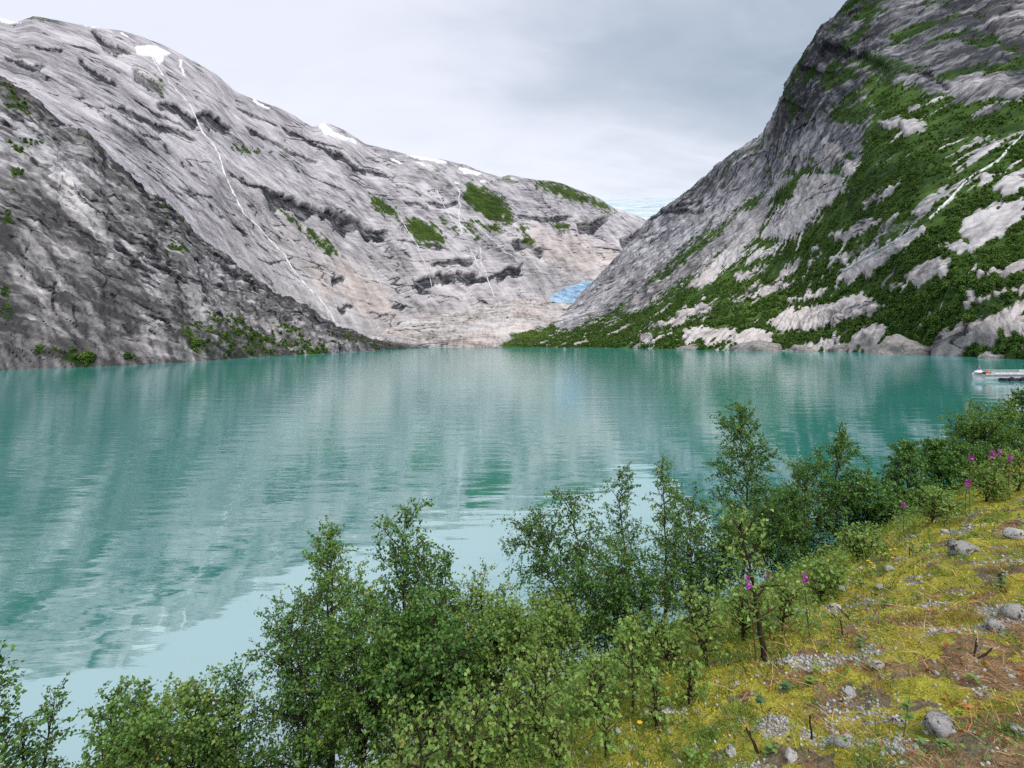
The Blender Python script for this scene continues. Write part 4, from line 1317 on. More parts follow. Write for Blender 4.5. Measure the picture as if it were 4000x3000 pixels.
# pixel of the top, distance, crown width, stems, leaves, shape, leaf tone, label
trees = [
    (1285, 2050, 9.0, 1.9, 2, 9000, 'cone', 'leaf_mid', 'birch left of the twin-topped clump, rising against the dark water', {}),
    (1585, 1985, 8.4, 2.0, 3, 12000, 'round', 'leaf_dark', 'tallest loose-topped birch of the big clump left of centre', {}),
    (1760, 2150, 8.8, 1.3, 2, 4500, 'thin', 'leaf_dark', 'thin birch leaning out right of the big left clump', dict(lean=(.45, 0))),
    (1110, 2400, 8.4, 2.0, 3, 9000, 'round', 'leaf_dark', 'broad low birch at the left foot of the big clump', dict(lean=(-.3, 0))),
    (1400, 2330, 7.6, 1.9, 3, 10000, 'round', 'leaf_mid', 'full green birch in front of the big left clump', {}),
    (1700, 2360, 7.4, 1.8, 3, 9000, 'round', 'leaf_dark', 'dark bushy birch at the right foot of the big left clump', {}),
    (1885, 2265, 8.6, 1.7, 3, 7000, 'round', 'leaf_light', 'pale green birch filling the gap between the two clumps', {}),
    (2030, 2400, 7.6, 1.6, 3, 6500, 'round', 'leaf_light', 'low pale birch beside the gap of open water', {}),
    (5, 2490, 6.2, .75, 1, 2200, 'thin', 'leaf_dark', 'dark thin birch cut by the left edge of the frame', dict(lean=(-.25, 0), thick=1.8)),
    (210, 2660, 6.6, 1.3, 2, 2600, 'thin', 'leaf_dark', 'sparse birch with bare branches in the bottom left corner', dict(lean=(.5, 0), thick=1.5)),
    (430, 2670, 7.0, 1.5, 3, 6500, 'cone', 'leaf_mid', 'pointed birch top at the lower left edge of the lake', {}),
    (740, 2700, 7.2, 1.6, 3, 6500, 'round', 'leaf_light', 'rounded yellow-green birch top between two darker ones, lower left', {}),
    (930, 2620, 7.6, 1.4, 3, 6000, 'round', 'leaf_dark', 'dark birch top directly left of the big clump', {}),
    (560, 2860, 6.2, 1.3, 2, 3500, 'round', 'leaf_mid', 'low birch crown along the bottom left edge', {}),
    (2230, 1905, 11.0, 2.6, 3, 12000, 'round', 'leaf_dark', 'wide weeping birch leaning over the water in mid picture', dict(lean=(-.5, -.1), droop=.5)),
    (2450, 1785, 12.0, 1.3, 1, 3800, 'thin', 'leaf_dark', 'slender open birch between the weeping one and its neighbour', {}),
    (2595, 1762, 12.2, 1.5, 2, 5000, 'thin', 'leaf_mid', 'slender yellow-tipped birch left of the tall pointed tree', {}),
    (2876, 1567, 14.0, 2.0, 1, 9500, 'cone', 'leaf_dark', 'tallest tree on the bank, pointed with two dark stems', dict(cb=.3)),
    (2705, 1960, 10.2, 1.9, 3, 9000, 'round', 'leaf_dark', 'dark dense birch below the tall pointed tree', {}),
    (2430, 2150, 9.6, 1.7, 3, 7500, 'round', 'leaf_dark', 'shaded birch under the middle group', {}),
    (2200, 2400, 8.2, 1.2, 3, 4000, 'round', 'leaf_light', 'bright shrub at the foot of the weeping birch', {}),
    (3150, 1800, 12.0, 2.3, 4, 12000, 'cone', 'leaf_dark', 'broad dense birch bush right of the tall pointed tree', dict(cb=.04)),
    (3279, 1652, 12.2, 1.3, 1, 3600, 'thin', 'leaf_dark', 'spindly open birch rising above the bushes on the right', {}),
    (3385, 1885, 11.6, 1.5, 3, 5500, 'round', 'leaf_dark', 'low birch right of the spindly one', {}),
    (3020, 2010, 11.2, 1.5, 3, 6000, 'round', 'leaf_dark', 'low dark birch in the shade of the broad bush', {}),
    (3548, 1735, 12.0, 1.3, 2, 5500, 'cone', 'leaf_dark', 'pointed young birch beside the open gap of turquoise water', dict(cb=.05)),
    (3673, 1720, 12.6, 1.0, 2, 5000, 'cone', 'leaf_dark', 'narrow dark pointed birch on the right bank', dict(cb=.03)),
    (3775, 1752, 12.8, 1.3, 3, 5500, 'round', 'leaf_dark', 'rounded birch behind the fireweed on the right', {}),
    (3890, 1608, 14.0, 1.9, 4, 9000, 'round', 'leaf_mid', 'large leafy bush near the right edge of the frame', dict(cb=.03)),
    (3995, 1525, 14.6, 1.5, 2, 6500, 'cone', 'leaf_dark', 'dark tree cut by the right edge of the frame', dict(cb=.03)),
    (3600, 1950, 11.0, 1.2, 3, 4000, 'round', 'leaf_mid', 'low green bush under the pointed birches on the right', {}),
    (3480, 1990, 10.8, 1.2, 3, 3800, 'round', 'leaf_dark', 'low dark bush above the grassy edge of the bank', {}),
]
for i, (px, py, d, wd, st, nl, shp, lm, lab, kw) in enumerate(trees):
    tp = W(px, py, d)
    bx, by = tp[0] - kw.get('lean', (0, 0))[0], tp[1] - kw.get('lean', (0, 0))[1]
    bz = max(float(bank_z(bx, by)), -.1)
    H = float(tp[2] - bz)
    o = add_tree('birch_tree', lab, 'tree', 'birches on the bank', (bx, by, bz), 200 + i, lm, H=H, width=wd * (1.32 if shp != 'thin' else 1.25), stems=st, leaf=[.046, .052, .06][i % 3], nleaf=int(nl * [1.5, 1.3, 1.05][i % 3]), shape=shp, **kw)

# ------------------------------------------------------------------ small things on the bank
import bmesh


def stone_mesh(seed, sub=2, flat=.65, rough=.28, mat=None):
    bm = bmesh.new()
    bmesh.ops.create_icosphere(bm, subdivisions=sub, radius=.5)
    V = np.array([v.co[:] for v in bm.verts])
    F = np.array([[v.index for v in f.verts] for f in bm.faces])
    bm.free()
    r = np.random.RandomState(seed)
    n = unit(V)
    V = V * (1 + rough * fbm(n[:, 0] * 1.3 + seed, n[:, 1] * 1.3, n[:, 2] * 1.3, 3))[:, None]
    for _ in range(7):                                   # broken faces
        d = unit(r.normal(size=3))
        h = V @ d
        lim = r.uniform(.30, .42)
        V = V - np.maximum(h - lim, 0)[:, None] * d * .85
    V = V * [1, r.uniform(.65, .95), flat]
    return np_mesh('stone', V, F, mat, False), V, F


def stone_mat(name, a, b, c, moss=0.0):
    m, t, out = new_mat(name)
    tc = t.node('ShaderNodeTexCoord').outputs['Object']
    rnd = t.node('ShaderNodeObjectInfo').outputs['Random']
    isl = t.node('ShaderNodeNewGeometry').outputs['Random Per Island']
    n = t.noise(tc, 3.0, 5, .7, .5)
    n2 = t.noise(tc, 14, 4, .7)
    v = t.math('ADD', t.math('MULTIPLY', n, .6), t.math('MULTIPLY', n2, .4))
    col = t.ramp(v, [(.34, a), (.5, b), (.66, c)])
    k = t.math('ADD', t.math('MULTIPLY', rnd, .4), t.math('MULTIPLY', isl, .55))
    col = t.mix(1.0, col, t.ramp(k, [(0, .55), (.9, 1.15)]), 'MULTIPLY')
    if moss:
        mm = t.rng(t.math('ADD', n, t.math('MULTIPLY', t.math('SUBTRACT', n2, .5), .5)), .6 - .1 * moss, .66 - .1 * moss)
        col = t.mix(mm, col, (.045, .042, .014))
    principled(t, out, col, .85, t.bump(n2, .5, .05), .2)
    return m


M['stone'] = stone_mat('stone', (.22, .21, .20), (.45, .44, .43), (.70, .69, .68), .6)
M['gravel'] = stone_mat('gravel', (.26, .25, .24), (.50, .49, .475), (.76, .75, .73))
M['boulder'] = stone_mat('boulder', (.14, .135, .13), (.34, .33, .325), (.56, .55, .54), .8)

stone_protos = [stone_mesh(300 + i, 2, [.5, .65, .8, .6, .45, .7, .6, .75][i], .3, M['stone'])[0] for i in range(8)]


def bank_normal(x, y, e=.05):
    return unit(np.stack([bank_z(x - e, y) - bank_z(x + e, y), bank_z(x, y - e) - bank_z(x, y + e), 2 * e + 0 * np.asarray(x, float)], -1))


def put_stone(p, size, seed, label, group, mesh=None, sink=.16):
    o = add_obj('stone', mesh or stone_protos[seed % 8])
    r = np.random.RandomState(seed)
    s = size * r.uniform(.92, 1.08)
    o.scale = (s, s, s)
    o.rotation_euler = (r.uniform(-.25, .25), r.uniform(-.25, .25), r.uniform(0, 6.28))
    o.location = p + np.array([0, 0, s * (.25 - sink)])
    return tag(o, label, 'stone', group)


named = [(3762, 2170, 118, 'large angular grey stone with a moss patch on the right slope'), (3965, 2405, 105, 'rounded striped stone cut by the right edge of the frame'), (3890, 2455, 95, 'flat half-buried stone left of the rounded striped one'),
         (3970, 2100, 95, 'long pale stone high on the right edge'), (3665, 2850, 155, 'big flat oval stone in the bottom right corner'), (3088, 2960, 66, 'upright grey stone at the bottom edge'),
         (3300, 2905, 84, 'jagged stone left of the flat oval stone'), (3429, 2605, 58, 'blocky pink-grey stone in the middle of the gravel'), (3317, 2711, 66, 'pale slab stone below the blocky one'),
         (3258, 2379, 50, 'white stone with a dark hole beside the dead stems'), (3088, 2323, 58, 'pale stone at the foot of the tall sapling'), (3440, 2300, 48, 'cracked stone beside rust-coloured leaves'),
         (3188, 2294, 44, 'crumbling white stone right of the single fireweed'), (3352, 2338, 36, 'small dark grey stone below the pale flat pair'), (2859, 2946, 56, 'white lump of stone among gravel at the bottom'),
         (2417, 2864, 38, 'small stone in yellow moss under the birch saplings'), (2193, 2852, 46, 'moss-capped stone at the left end of the bank'), (3474, 2227, 40, 'two-toned stone in the moss above the dry grass'),
         (3690, 2080, 36, 'pale stone high on the crest of the slope'), (3291, 2304, 40, 'low pale stone between moss strips'), (3980, 2860, 60, 'grey stone at the right edge above the gravel path')]
named_pos = []
for i, (px, py, w, lab) in enumerate(named):
    p = on_bank(px, py)
    named_pos.append(p)
    me = stone_mesh(400 + i, 3, .62, .3, M['boulder'] if i in (0, 1, 2, 4, 13) else M['stone'])[0]
    put_stone(p, w * p[1] / FPX, 500 + i, lab, 'larger stones on the bank', me)


def bank_points(n, rlo, rhi, azlo=-14, azhi=50, smax=3.4, weight=None, r=rng):
    out = []
    tot = 0
    while tot < n:
        m = n * 3
        rad = np.exp(r.uniform(np.log(rlo), np.log(rhi), m))
        a = np.radians(r.uniform(azlo, azhi, m))
        x, y = rad * np.sin(a), rad * np.cos(a)
        s, moss, grav, lit = bank_masks(x, y)
        w = (s < smax) * (weight(s, moss, grav, lit, x, y) if weight else 1.0)
        k = r.uniform(size=m) < w
        out.append(np.stack([x[k], y[k]], -1))
        tot += k.sum()
    q = np.concatenate(out)[:n]
    return np.concatenate([q, bank_z(q[:, 0], q[:, 1])[:, None]], 1)


for i, p in enumerate(bank_points(200, 2.0, 9, weight=lambda s, m, g, l, x, y: .15 + .85 * g)):
    k = named[int(np.argmin([np.hypot(*(q[:2] - p[:2])) for q in named_pos]))][3]
    put_stone(p, rng.uniform(.018, .05) * (.6 + .09 * p[1]), 900 + i, 'pebble nearest the ' + k, 'pebbles nearest the ' + k)

# gravel, too fine to count
gv = [stone_mesh(700 + i, 1, .65, .3)[1:] for i in range(4)]
Vs, Fs, off = [], [], 0
for k in range(4):
    P = bank_points(3300, 1.7, 10, smax=3.0, weight=lambda s, m, g, l, x, y: .02 + .98 * g ** 2)
    sz = (.005 + .024 * rng.uniform(size=len(P)) ** 3) * (.6 + .22 * P[:, 1])
    V, F = inst(gv[k][0], gv[k][1], P + np.array([0, 0, .001]), randrot(len(P)), sz)
    Vs.append(V)
    Fs.append(F + off)
    off += len(V)
tag(add_obj('gravel', np_mesh('gravel', np.concatenate(Vs), np.concatenate(Fs), M['gravel'])), 'fine pale gravel strewn over the bank', 'gravel', kind='stuff')


# moss, grass, straw and fallen leaves
def blades(P, nper, h, spread, width, seed, lean=.5, nrm=None):
    """tapering blades, nper at every point; two segments each"""
    r = np.random.RandomState(seed)
    n = len(P) * nper
    b = np.repeat(P, nper, 0) + np.concatenate([r.normal(size=(n, 2)) * np.repeat(np.broadcast_to(spread, len(P)), nper)[:, None], np.zeros((n, 1))], 1)
    b[:, 2] = bank_z(b[:, 0], b[:, 1]) - .004
    hh = np.repeat(np.broadcast_to(h, len(P)), nper) * r.uniform(.5, 1.15, n)
    d = unit(np.concatenate([r.normal(size=(n, 2)) * lean, np.ones((n, 1))], 1))
    side = unit(np.cross(d, r.normal(size=(n, 3))))
    w = np.repeat(np.broadcast_to(width, len(P)), nper)[:, None]
    mid = b + d * hh[:, None] * .55
    tip = b + d * hh[:, None] + np.concatenate([d[:, :2], -.35 * np.ones((n, 1))], 1) * hh[:, None] * .35 * r.uniform(.2, 1.2, n)[:, None]
    V = np.stack([b - side * w, b + side * w, mid + side * w * .7, mid - side * w * .7, tip], 1).reshape(-1, 3)
    i = np.arange(n)[:, None] * 5
    return V, [i + np.array([0, 1, 2, 3]), i + np.array([3, 2, 4])]


def blade_mat(name, a, b, c):
    return leaf_mat(name, a, b, c, .2, .6, spec=.15)


M['moss'] = blade_mat('moss', (.19, .19, .025), (.41, .38, .055), (.62, .55, .10))
M['grass'] = blade_mat('grass', (.06, .13, .02), (.12, .20, .035), (.24, .31, .07))
M['straw'] = blade_mat('straw', (.22, .12, .05), (.42, .27, .12), (.62, .46, .25))
M['dry_grass'] = blade_mat('dry_grass', (.17, .16, .03), (.34, .26, .06), (.52, .36, .11))
M['dead_leaf'] = leaf_mat('dead_leaf', (.18, .06, .018), (.36, .13, .035), (.52, .24, .08), .15, .6, spec=.2)

P = bank_points(7500, 1.8, 13, smax=4.2, weight=lambda s, m, g, l, x, y: m ** 1.5 * (1 - .7 * g))
V, F = blades(P, 5, .012 + .0035 * P[:, 1], .010 + .006 * P[:, 1], .0016 + .0011 * P[:, 1], 1, 1.0)
tag(add_obj('moss', np_mesh('moss', V, F, M['moss'])), 'yellow-green moss cushions carpeting the bank', 'moss', kind='stuff')
P = bank_points(2600, 2.2, 14, smax=4.6, weight=lambda s, m, g, l, x, y: np.clip(sstep(1.4, 3.0, s) * .9 + .08 + .12 * (fbm(x / .8, y / .8, 9.4, 2) > .25), 0, 1) * (1 - .6 * g))
V, F = blades(P, 7, .06 + .012 * P[:, 1], .02 + .004 * P[:, 1], .0012 + .0006 * P[:, 1], 2, .7)
tag(add_obj('grass', np_mesh('grass', V, F, M['grass'])), 'short green grass along the outer edge of the bank', 'grass', kind='stuff')
P = bank_points(1900, 1.9, 9, smax=3.0, weight=lambda s, m, g, l, x, y: .05 + .95 * l ** 1.5)
V, F = blades(P, 2, .05 + .022 * P[:, 1], .03, .0009 + .0004 * P[:, 1], 3, 2.6)
tag(add_obj('straw', np_mesh('straw', V, F, M['straw'])), 'dry broken straw lying over the slope', 'straw', kind='stuff')

cl = [on_bank(px, py) for px, py in ((3860, 2760), (3950, 2770), (3800, 2790), (3410, 2270), (3800, 2570), (3560, 2400), (3880, 2320), (3700, 2350), (3420, 2390), (3920, 2640))]
P = np.concatenate([c + rng.normal(size=(16, 3)) * [.12, .12, 0] for c in cl] + [bank_points(330, 1.9, 8, smax=2.6, weight=lambda s, m, g, l, x, y: l)])
P[:, 2] = bank_z(P[:, 0], P[:, 1]) + .012
V, F = leaf_cards(P, rng.normal(size=(len(P), 3)) * [1, 1, .3], UP + rng.normal(size=(len(P), 3)) * .5, rng.uniform(.015, .042, len(P)), .75, .2)
tag(add_obj('leaf_litter', np_mesh('leaf_litter', V, F, M['dead_leaf'])), 'fallen orange-brown leaves on the right of the bank', 'leaf litter', kind='stuff')
# small herbs hugging the ground
P = bank_points(2600, 2.0, 12, smax=4.4, weight=lambda s, m, g, l, x, y: (fbm(x / .6 + 3, y / .6, 6.6, 3) > .02) * (.2 + .8 * sstep(1.0, 3, s)) * (1 - .5 * g))
Q = np.repeat(P, 7, 0) + rng.normal(size=(len(P) * 7, 3)) * [.03, .03, 0]
Q[:, 2] = bank_z(Q[:, 0], Q[:, 1]) + rng.uniform(.01, .07, len(Q))
V, F = leaf_cards(Q, rng.normal(size=(len(Q), 3)) * [1, 1, .4], UP + rng.normal(size=(len(Q), 3)) * .5, rng.uniform(.012, .03, len(Q)) * (.7 + .05 * Q[:, 1]), .75)
tag(add_obj('ground_herbs', np_mesh('ground_herbs', V, F, M['leaf_mid'])), 'low green herbs creeping over the moss', 'herbs', kind='stuff')

# taller leafy herbs where the slope steepens towards the birches
P = bank_points(800, 3.2, 14, azlo=-22, smax=4.3, weight=lambda s, m, g, l, x, y: sstep(2.3, 3.1, s) * (fbm(x / .5, y / .5, 2.9, 2) > -.1))
Q = np.repeat(P, 12, 0) + rng.normal(size=(len(P) * 12, 3)) * [.06, .06, 0]
Q[:, 2] = bank_z(Q[:, 0], Q[:, 1]) + rng.uniform(.01, 1.0, len(Q)) ** 1.4 * .26
V, F = leaf_cards(Q, rng.normal(size=(len(Q), 3)) * [1, 1, .5] + UP * .2, UP + rng.normal(size=(len(Q), 3)) * .5, rng.uniform(.02, .055, len(Q)), .55)
tag(add_obj('edge_herbs', np_mesh('edge_herbs', V, F, M['leaf_light'])), 'knee-high leafy herbs along the edge of the birches', 'herbs', kind='stuff')

# grass tufts that stand out one by one
for i, (px, py, h, mt, lab) in enumerate([(3746, 2420, .17, 'dry_grass', 'golden tuft of dry grass on the right of the slope'), (3400, 2990, .07, 'grass', 'green grass tuft at the bottom edge beside the stones'), (2905, 2800, .09, 'grass', 'dark green tuft below the tall sapling'),
                                          (2760, 2880, .08, 'grass', 'small green tuft near the bottom left of the gravel'), (3465, 2690, .07, 'dry_grass', 'brownish tuft in front of the pale slab stone'), (3940, 2860, .07, 'grass', 'flattened green tuft on the right edge by the path'),
                                          (3560, 2430, .12, 'dry_grass', 'bent dry grass tuft left of the golden one'), (3910, 2230, .16, 'dry_grass', 'olive grass tuft behind the dark leafy plant'), (3800, 2100, .14, 'grass', 'green tuft behind the angular grey stone'),
                                          (3660, 2240, .08, 'grass', 'short tuft just below the angular grey stone'), (2600, 2920, .08, 'grass', 'green tuft in yellow moss at the lower centre')]):
    p = on_bank(px, py)
    V, F = blades(p[None], 150, h, .035 + .1 * h, .0014, 60 + i, .55)
    V = V - p
    o = add_obj('grass_tuft', np_mesh('grass_tuft', V, F, M[mt]), loc=p)
    tag(o, lab, 'grass tuft', 'grass tufts on the bank')

# ---- leafy birch saplings and shrubs on the bank's edge
M['leaf_sap'] = leaf_mat('leaf_sap', (.13, .24, .045), (.20, .33, .065), (.30, .42, .11), .28, .4, (.35, .27, .05))
saps = [(2985, 2585, 2880, 2010, .55, 420, 'tall birch sapling with a crooked dark stem beside the fireweed', dict(lean=(-.12, .05), thick=1.6)), (2760, 2600, 2740, 2320, .62, 420, 'leafy birch sapling spreading left of the crooked one', {}),
        (2472, 2770, 2517, 2424, .30, 260, 'upright bright sapling in the yellow moss', {}), (2565, 2850, 2560, 2640, .38, 240, 'short sapling on two dark stems in front of the moss', {}),
        (2100, 2890, 2100, 2540, .55, 420, 'sapling with reddish new leaves at the lower centre', {}), (1990, 2970, 1980, 2690, .5, 380, 'sapling with large leaves left of the reddish one', {}),
        (2365, 2960, 2330, 2770, .28, 150, 'thin sapling at the bottom of the moss slope', {}), (2690, 2760, 2690, 2560, .34, 220, 'small sapling below the spreading one', {}),
        (2610, 2620, 2615, 2440, .6, 420, 'bushy sapling at the dark edge of the slope', {}), (2900, 2500, 2900, 2290, .6, 420, 'dense sapling behind the crooked dark stem', {}),
        (2330, 2800, 2290, 2590, .6, 420, 'broad sapling left of the upright bright one', {}), (3050, 2470, 3060, 2270, .45, 260, 'low leafy shoot among the fireweed', {}),
        (2180, 2995, 2170, 2840, .35, 200, 'little sapling on the bottom edge, lower centre', {}), (1860, 3040, 1850, 2740, .7, 520, 'bright sapling in the bottom edge under the big clump', {}),
        (1650, 3150, 1640, 2800, .9, 700, 'leafy shrub at the bottom edge below the big clump', {}), (2480, 2640, 2470, 2420, .7, 480, 'shady shrub under the middle group of birches', {}),
        (3200, 2350, 3180, 2200, .6, 300, 'low shrub at the grassy edge left of the yellow flowers', {}), (3350, 2190, 3330, 2060, .8, 420, 'bush with pale shoots below the broad birch', {}),
        (3640, 2040, 3640, 1930, .8, 420, 'green bush where the slope meets the birches', {}), (3850, 1960, 3850, 1840, .9, 480, 'lush green bush around the right-hand fireweed', {}), (3980, 1920, 3980, 1780, .9, 480, 'green bush at the right edge below the dark tree', {})]
for i, (bx, by, tx, ty, w, nl, lab, kw) in enumerate(saps):
    p = on_bank(min(max(bx, 0), 4000), by)
    H = max(.18, float(CAM_H - (ty - HY) / FPX * p[1] - p[2]))
    add_tree('birch_sapling', lab, 'sapling', 'saplings on the bank', p, 800 + i, 'leaf_sap' if i < 14 else 'leaf_light', H=H, width=w * (.55 if i in (3, 7, 8, 10, 12) else .85), stems=1 if i in (0, 2, 6) else 3, cb=.15 if i else .3,
             leaf=.034 if p[1] < 5 else .042, nleaf=int(nl * (.7 if i in (3, 7, 8, 10, 12) else 1.2 if p[1] < 5 else 2.0)), shape='round' if i != 2 else 'thin', droop=.1, **kw)


# ---- small plants whose leaves can be told apart
def leaf_part_mesh(name, ln, wd, mat):
    t = np.linspace(0, 1, 6)
    wv = wd * .5 * np.sin(np.pi * t ** .75) ** .8
    L = np.stack([wv, t * ln, .12 * wv - .15 * ln * t ** 2], -1)
    Rr = L * [-1, 1, 1]
    Cc = np.stack([0 * t, t * ln, -.15 * ln * t ** 2 - .04 * ln * np.sin(np.pi * t)], -1)
    V = np.concatenate([L, Cc, Rr])
    i = np.arange(5)
    F = np.concatenate([np.stack([i, i + 1, i + 7, i + 6], -1), np.stack([i + 6, i + 7, i + 13, i + 12], -1)])
    return np_mesh(name, V, F, mat, True)


def obj_leaf_mat(name, a, b):
    m, t, out = new_mat(name)
    r = t.node('ShaderNodeObjectInfo').outputs['Random']
    c = t.ramp(r, [(0, a), (1, b)])
    bs = t.node('ShaderNodeBsdfPrincipled', {'Base Color': c, 'Roughness': .45, 'Specular IOR Level': .3})
    tr = t.node('ShaderNodeBsdfTranslucent', {'Color': c})
    mx = t.node('ShaderNodeMixShader', {0: .25})
    t.l.new(bs.outputs[0], mx.inputs[1])
    t.l.new(tr.outputs[0], mx.inputs[2])
    t.l.new(mx.outputs[0], out.inputs['Surface'])
    return m


M['plant_leaf'] = obj_leaf_mat('plant_leaf', (.11, .21, .045), (.22, .34, .085))
M['plant_leaf_dark'] = obj_leaf_mat('plant_leaf_dark', (.06, .14, .06), (.12, .22, .085))
M['fire_leaf'] = obj_leaf_mat('fire_leaf', (.08, .18, .04), (.16, .28, .065))
M['red_stem'] = simple_mat('red_stem', (.16, .05, .035), .6, .3, 30)
M['pink'] = leaf_mat('pink_petal', (.30, .035, .30), (.48, .07, .46), (.62, .16, .60), .25, .5, spec=.2)
M['yellow'] = leaf_mat('yellow_petal', (.62, .36, .01), (.75, .48, .02), (.8, .58, .05), .2, .5, spec=.2)
M['broken_wood'] = simple_mat('broken_wood', (.50, .36, .20), .7, .3, 30)
lm_round = leaf_part_mesh('leaf', .036, .031, M['plant_leaf'])
lm_dark = leaf_part_mesh('leaf', .036, .031, M['plant_leaf_dark'])
lm_lance = leaf_part_mesh('leaf', .085, .014, M['fire_leaf'])


def empty(name, loc, label, cat, group):
    e = bpy.data.objects.new(name, None)
    COL.objects.link(e)
    e.location = loc
    return tag(e, label, cat, group)


def leaf_child(par, me, p, az, tilt, s):
    o = add_obj('leaf', me, par, p)
    o.rotation_euler = (tilt, 0, az)
    o.scale = (s, s, s)


plants = [(3525, 2880, .15, 22, lm_round, 'small round-leaved seedling left of the flat oval stone'), (2968, 2935, .08, 8, lm_round, 'few green leaves sprouting from the broken dark stem'), (3135, 2690, .09, 9, lm_round, 'little plant below the crooked sapling'),
          (3212, 2640, .08, 8, lm_round, 'seedling on the straw left of the gravel'), (3345, 2530, .10, 10, lm_round, 'seedling standing in straw at the centre of the slope'), (3370, 2300, .12, 14, lm_round, 'leafy seedling above the cracked stone'),
          (3555, 2180, .16, 20, lm_dark, 'dark plant with round leaves on a woody stem near the crest'), (3895, 2320, .16, 28, lm_dark, 'dark blue-green leafy plant above the golden grass'), (3455, 2370, .07, 8, lm_round, 'pale seedling in the yellow moss mid slope'),
          (3205, 2320, .16, 18, lm_round, 'seedling row right of the pale stone by the fireweed'), (3000, 2790, .10, 10, lm_dark, 'dark seedling beside the green tuft'), (3060, 2700, .10, 12, lm_dark, 'dark low plant at the edge of the moss'),
          (3975, 2050, .12, 14, lm_dark, 'dark plant at the right edge above the long pale stone'), (2720, 2960, .08, 9, lm_round, 'tiny seedling at the bottom edge of the moss'), (3820, 2660, .06, 6, lm_round, 'single leafy shoot right of the forked stump')]
for i, (px, py, h, n, me, lab) in enumerate(plants):
    p = on_bank(px, py)
    e = empty('seedling', p, lab, 'plant', 'small plants on the bank')
    r = np.random.RandomState(20 + i)
    k = max(1, n // 10)
    paths = []
    for j in range(k):
        b = np.array([r.normal() * .015, r.normal() * .015, -.02])
        tp = np.array([r.normal() * .05 * k, r.normal() * .05 * k, h * r.uniform(.8, 1.1)])
        f = np.linspace(0, 1, 4)[:, None]
        paths.append((b + (tp - b) * f + np.array([0, 0, .1 * h]) * f * (1 - f), np.linspace(.0028, .0012, 4)))
    add_obj('stem', np_mesh('stem', *tubes(paths, 4), M['twig']), e)
    for j in range(n):
        Pp = paths[j % k][0]
        f = r.uniform(.35, 1.0)
        q = np.array([np.interp(f, np.linspace(0, 1, 4), Pp[:, c]) for c in range(3)])
        leaf_child(e, me, q, j * 2.4 + r.uniform(-.4, .4), r.uniform(-.1, .5), r.uniform(.75, 1.25))

fire = [(2955, 2590, 2920, 2240, 'leftmost of the fireweed stems by the crooked sapling, pink flowers'), (3010, 2500, 2995, 2215, 'middle pink-flowered fireweed behind the crooked sapling'), (3165, 2500, 3138, 2225, 'single fireweed with a small pink head on open moss'),
        (3790, 1985, 3792, 1765, 'left fireweed of the row on the right bank'), (3865, 1965, 3872, 1755, 'brightest fireweed in the row at the right'), (3905, 1950, 3903, 1748, 'thin fireweed between two brighter ones at right'),
        (3945, 1950, 3943, 1768, 'rightmost fireweed of the row near the frame edge'), (3775, 2020, 3778, 1870, 'low fireweed in front of the row on the right bank'), (3535, 2100, 3527, 1955, 'lone fireweed in the shade of the pointed birches')]
for i, (bx, by, tx, ty, lab) in enumerate(fire):
    p = on_bank(bx, by)
    H = float(CAM_H - (ty - HY) / FPX * p[1] - p[2])
    ox = (tx - bx) / FPX * p[1]
    e = empty('fireweed', p, lab, 'flower', 'pink fireweed on the bank')
    r = np.random.RandomState(70 + i)
    f = np.linspace(0, 1, 6)
    P = np.stack([ox * f ** 1.5, .02 * np.sin(f * 4), H * f - .02], -1)
    add_obj('stem', np_mesh('stem', *tubes([(P, np.linspace(.005, .002, 6) * (1 + .04 * p[1]))], 5), M['red_stem']), e)
    sc_ = .8 + .075 * p[1]
    for j in range(26):
        g = r.uniform(.15, .78)
        q = np.array([np.interp(g, f, P[:, c]) for c in range(3)])
        leaf_child(e, lm_lance, q, j * 2.4, r.uniform(.0, .6), sc_ * r.uniform(.8, 1.2) * (1.1 - .5 * g))
    n = 12
    g = np.repeat(r.uniform(.86, .99, n), 4)
    q = np.stack([np.interp(g, f, P[:, c]) for c in range(3)], -1)
    az = np.repeat(r.uniform(0, 6.28, n), 4)
    outd = np.stack([np.cos(az), np.sin(az), .15 + 0 * az], -1)
    ctr = q + outd * .013 * sc_ * (1.9 - g)[:, None]
    V, F = leaf_cards(ctr, unit(r.normal(size=(n * 4, 3)) + outd * .3), outd, .018 * sc_ * r.uniform(.8, 1.2, n * 4), .85)
    add_obj('flower_head', np_mesh('flower_head', V, F, M['pink']), e)

for i, (px, py) in enumerate([(3437, 2163), (3462, 2168), (3480, 2157), (3498, 2150), (3488, 2186), (3392, 2197), (3403, 2206), (3414, 2225), (2500, 2850)]):
    p = on_bank(px, py + 14)
    e = empty('yellow_flower', p, ('small yellow flower, %s from the left of the eight on the upper moss' % ['fourth', 'fifth', 'sixth', 'rightmost', 'seventh', 'first', 'second', 'third'][i]) if i < 8 else 'lone yellow flower under the birch saplings', 'flower', 'yellow flowers on the bank' if i < 8 else None)
    add_obj('stem', np_mesh('stem', *tubes([(np.array([[0, 0, -.01], [.004, 0, .03], [0, .004, .055]]), np.array([.0015, .0012, .001]))], 4), M['fire_leaf']), e)
    a = np.arange(6) * 1.047
    V, F = leaf_cards(np.tile([[0, .004, .055]], (6, 1)), np.stack([np.cos(a), np.sin(a), .25 + 0 * a], -1), np.tile([[0, -.4, 1.0]], (6, 1)), np.full(6, .018 + .0006 * p[1]), .8)
    add_obj('petals', np_mesh('petals', V, F, M['yellow']), e)

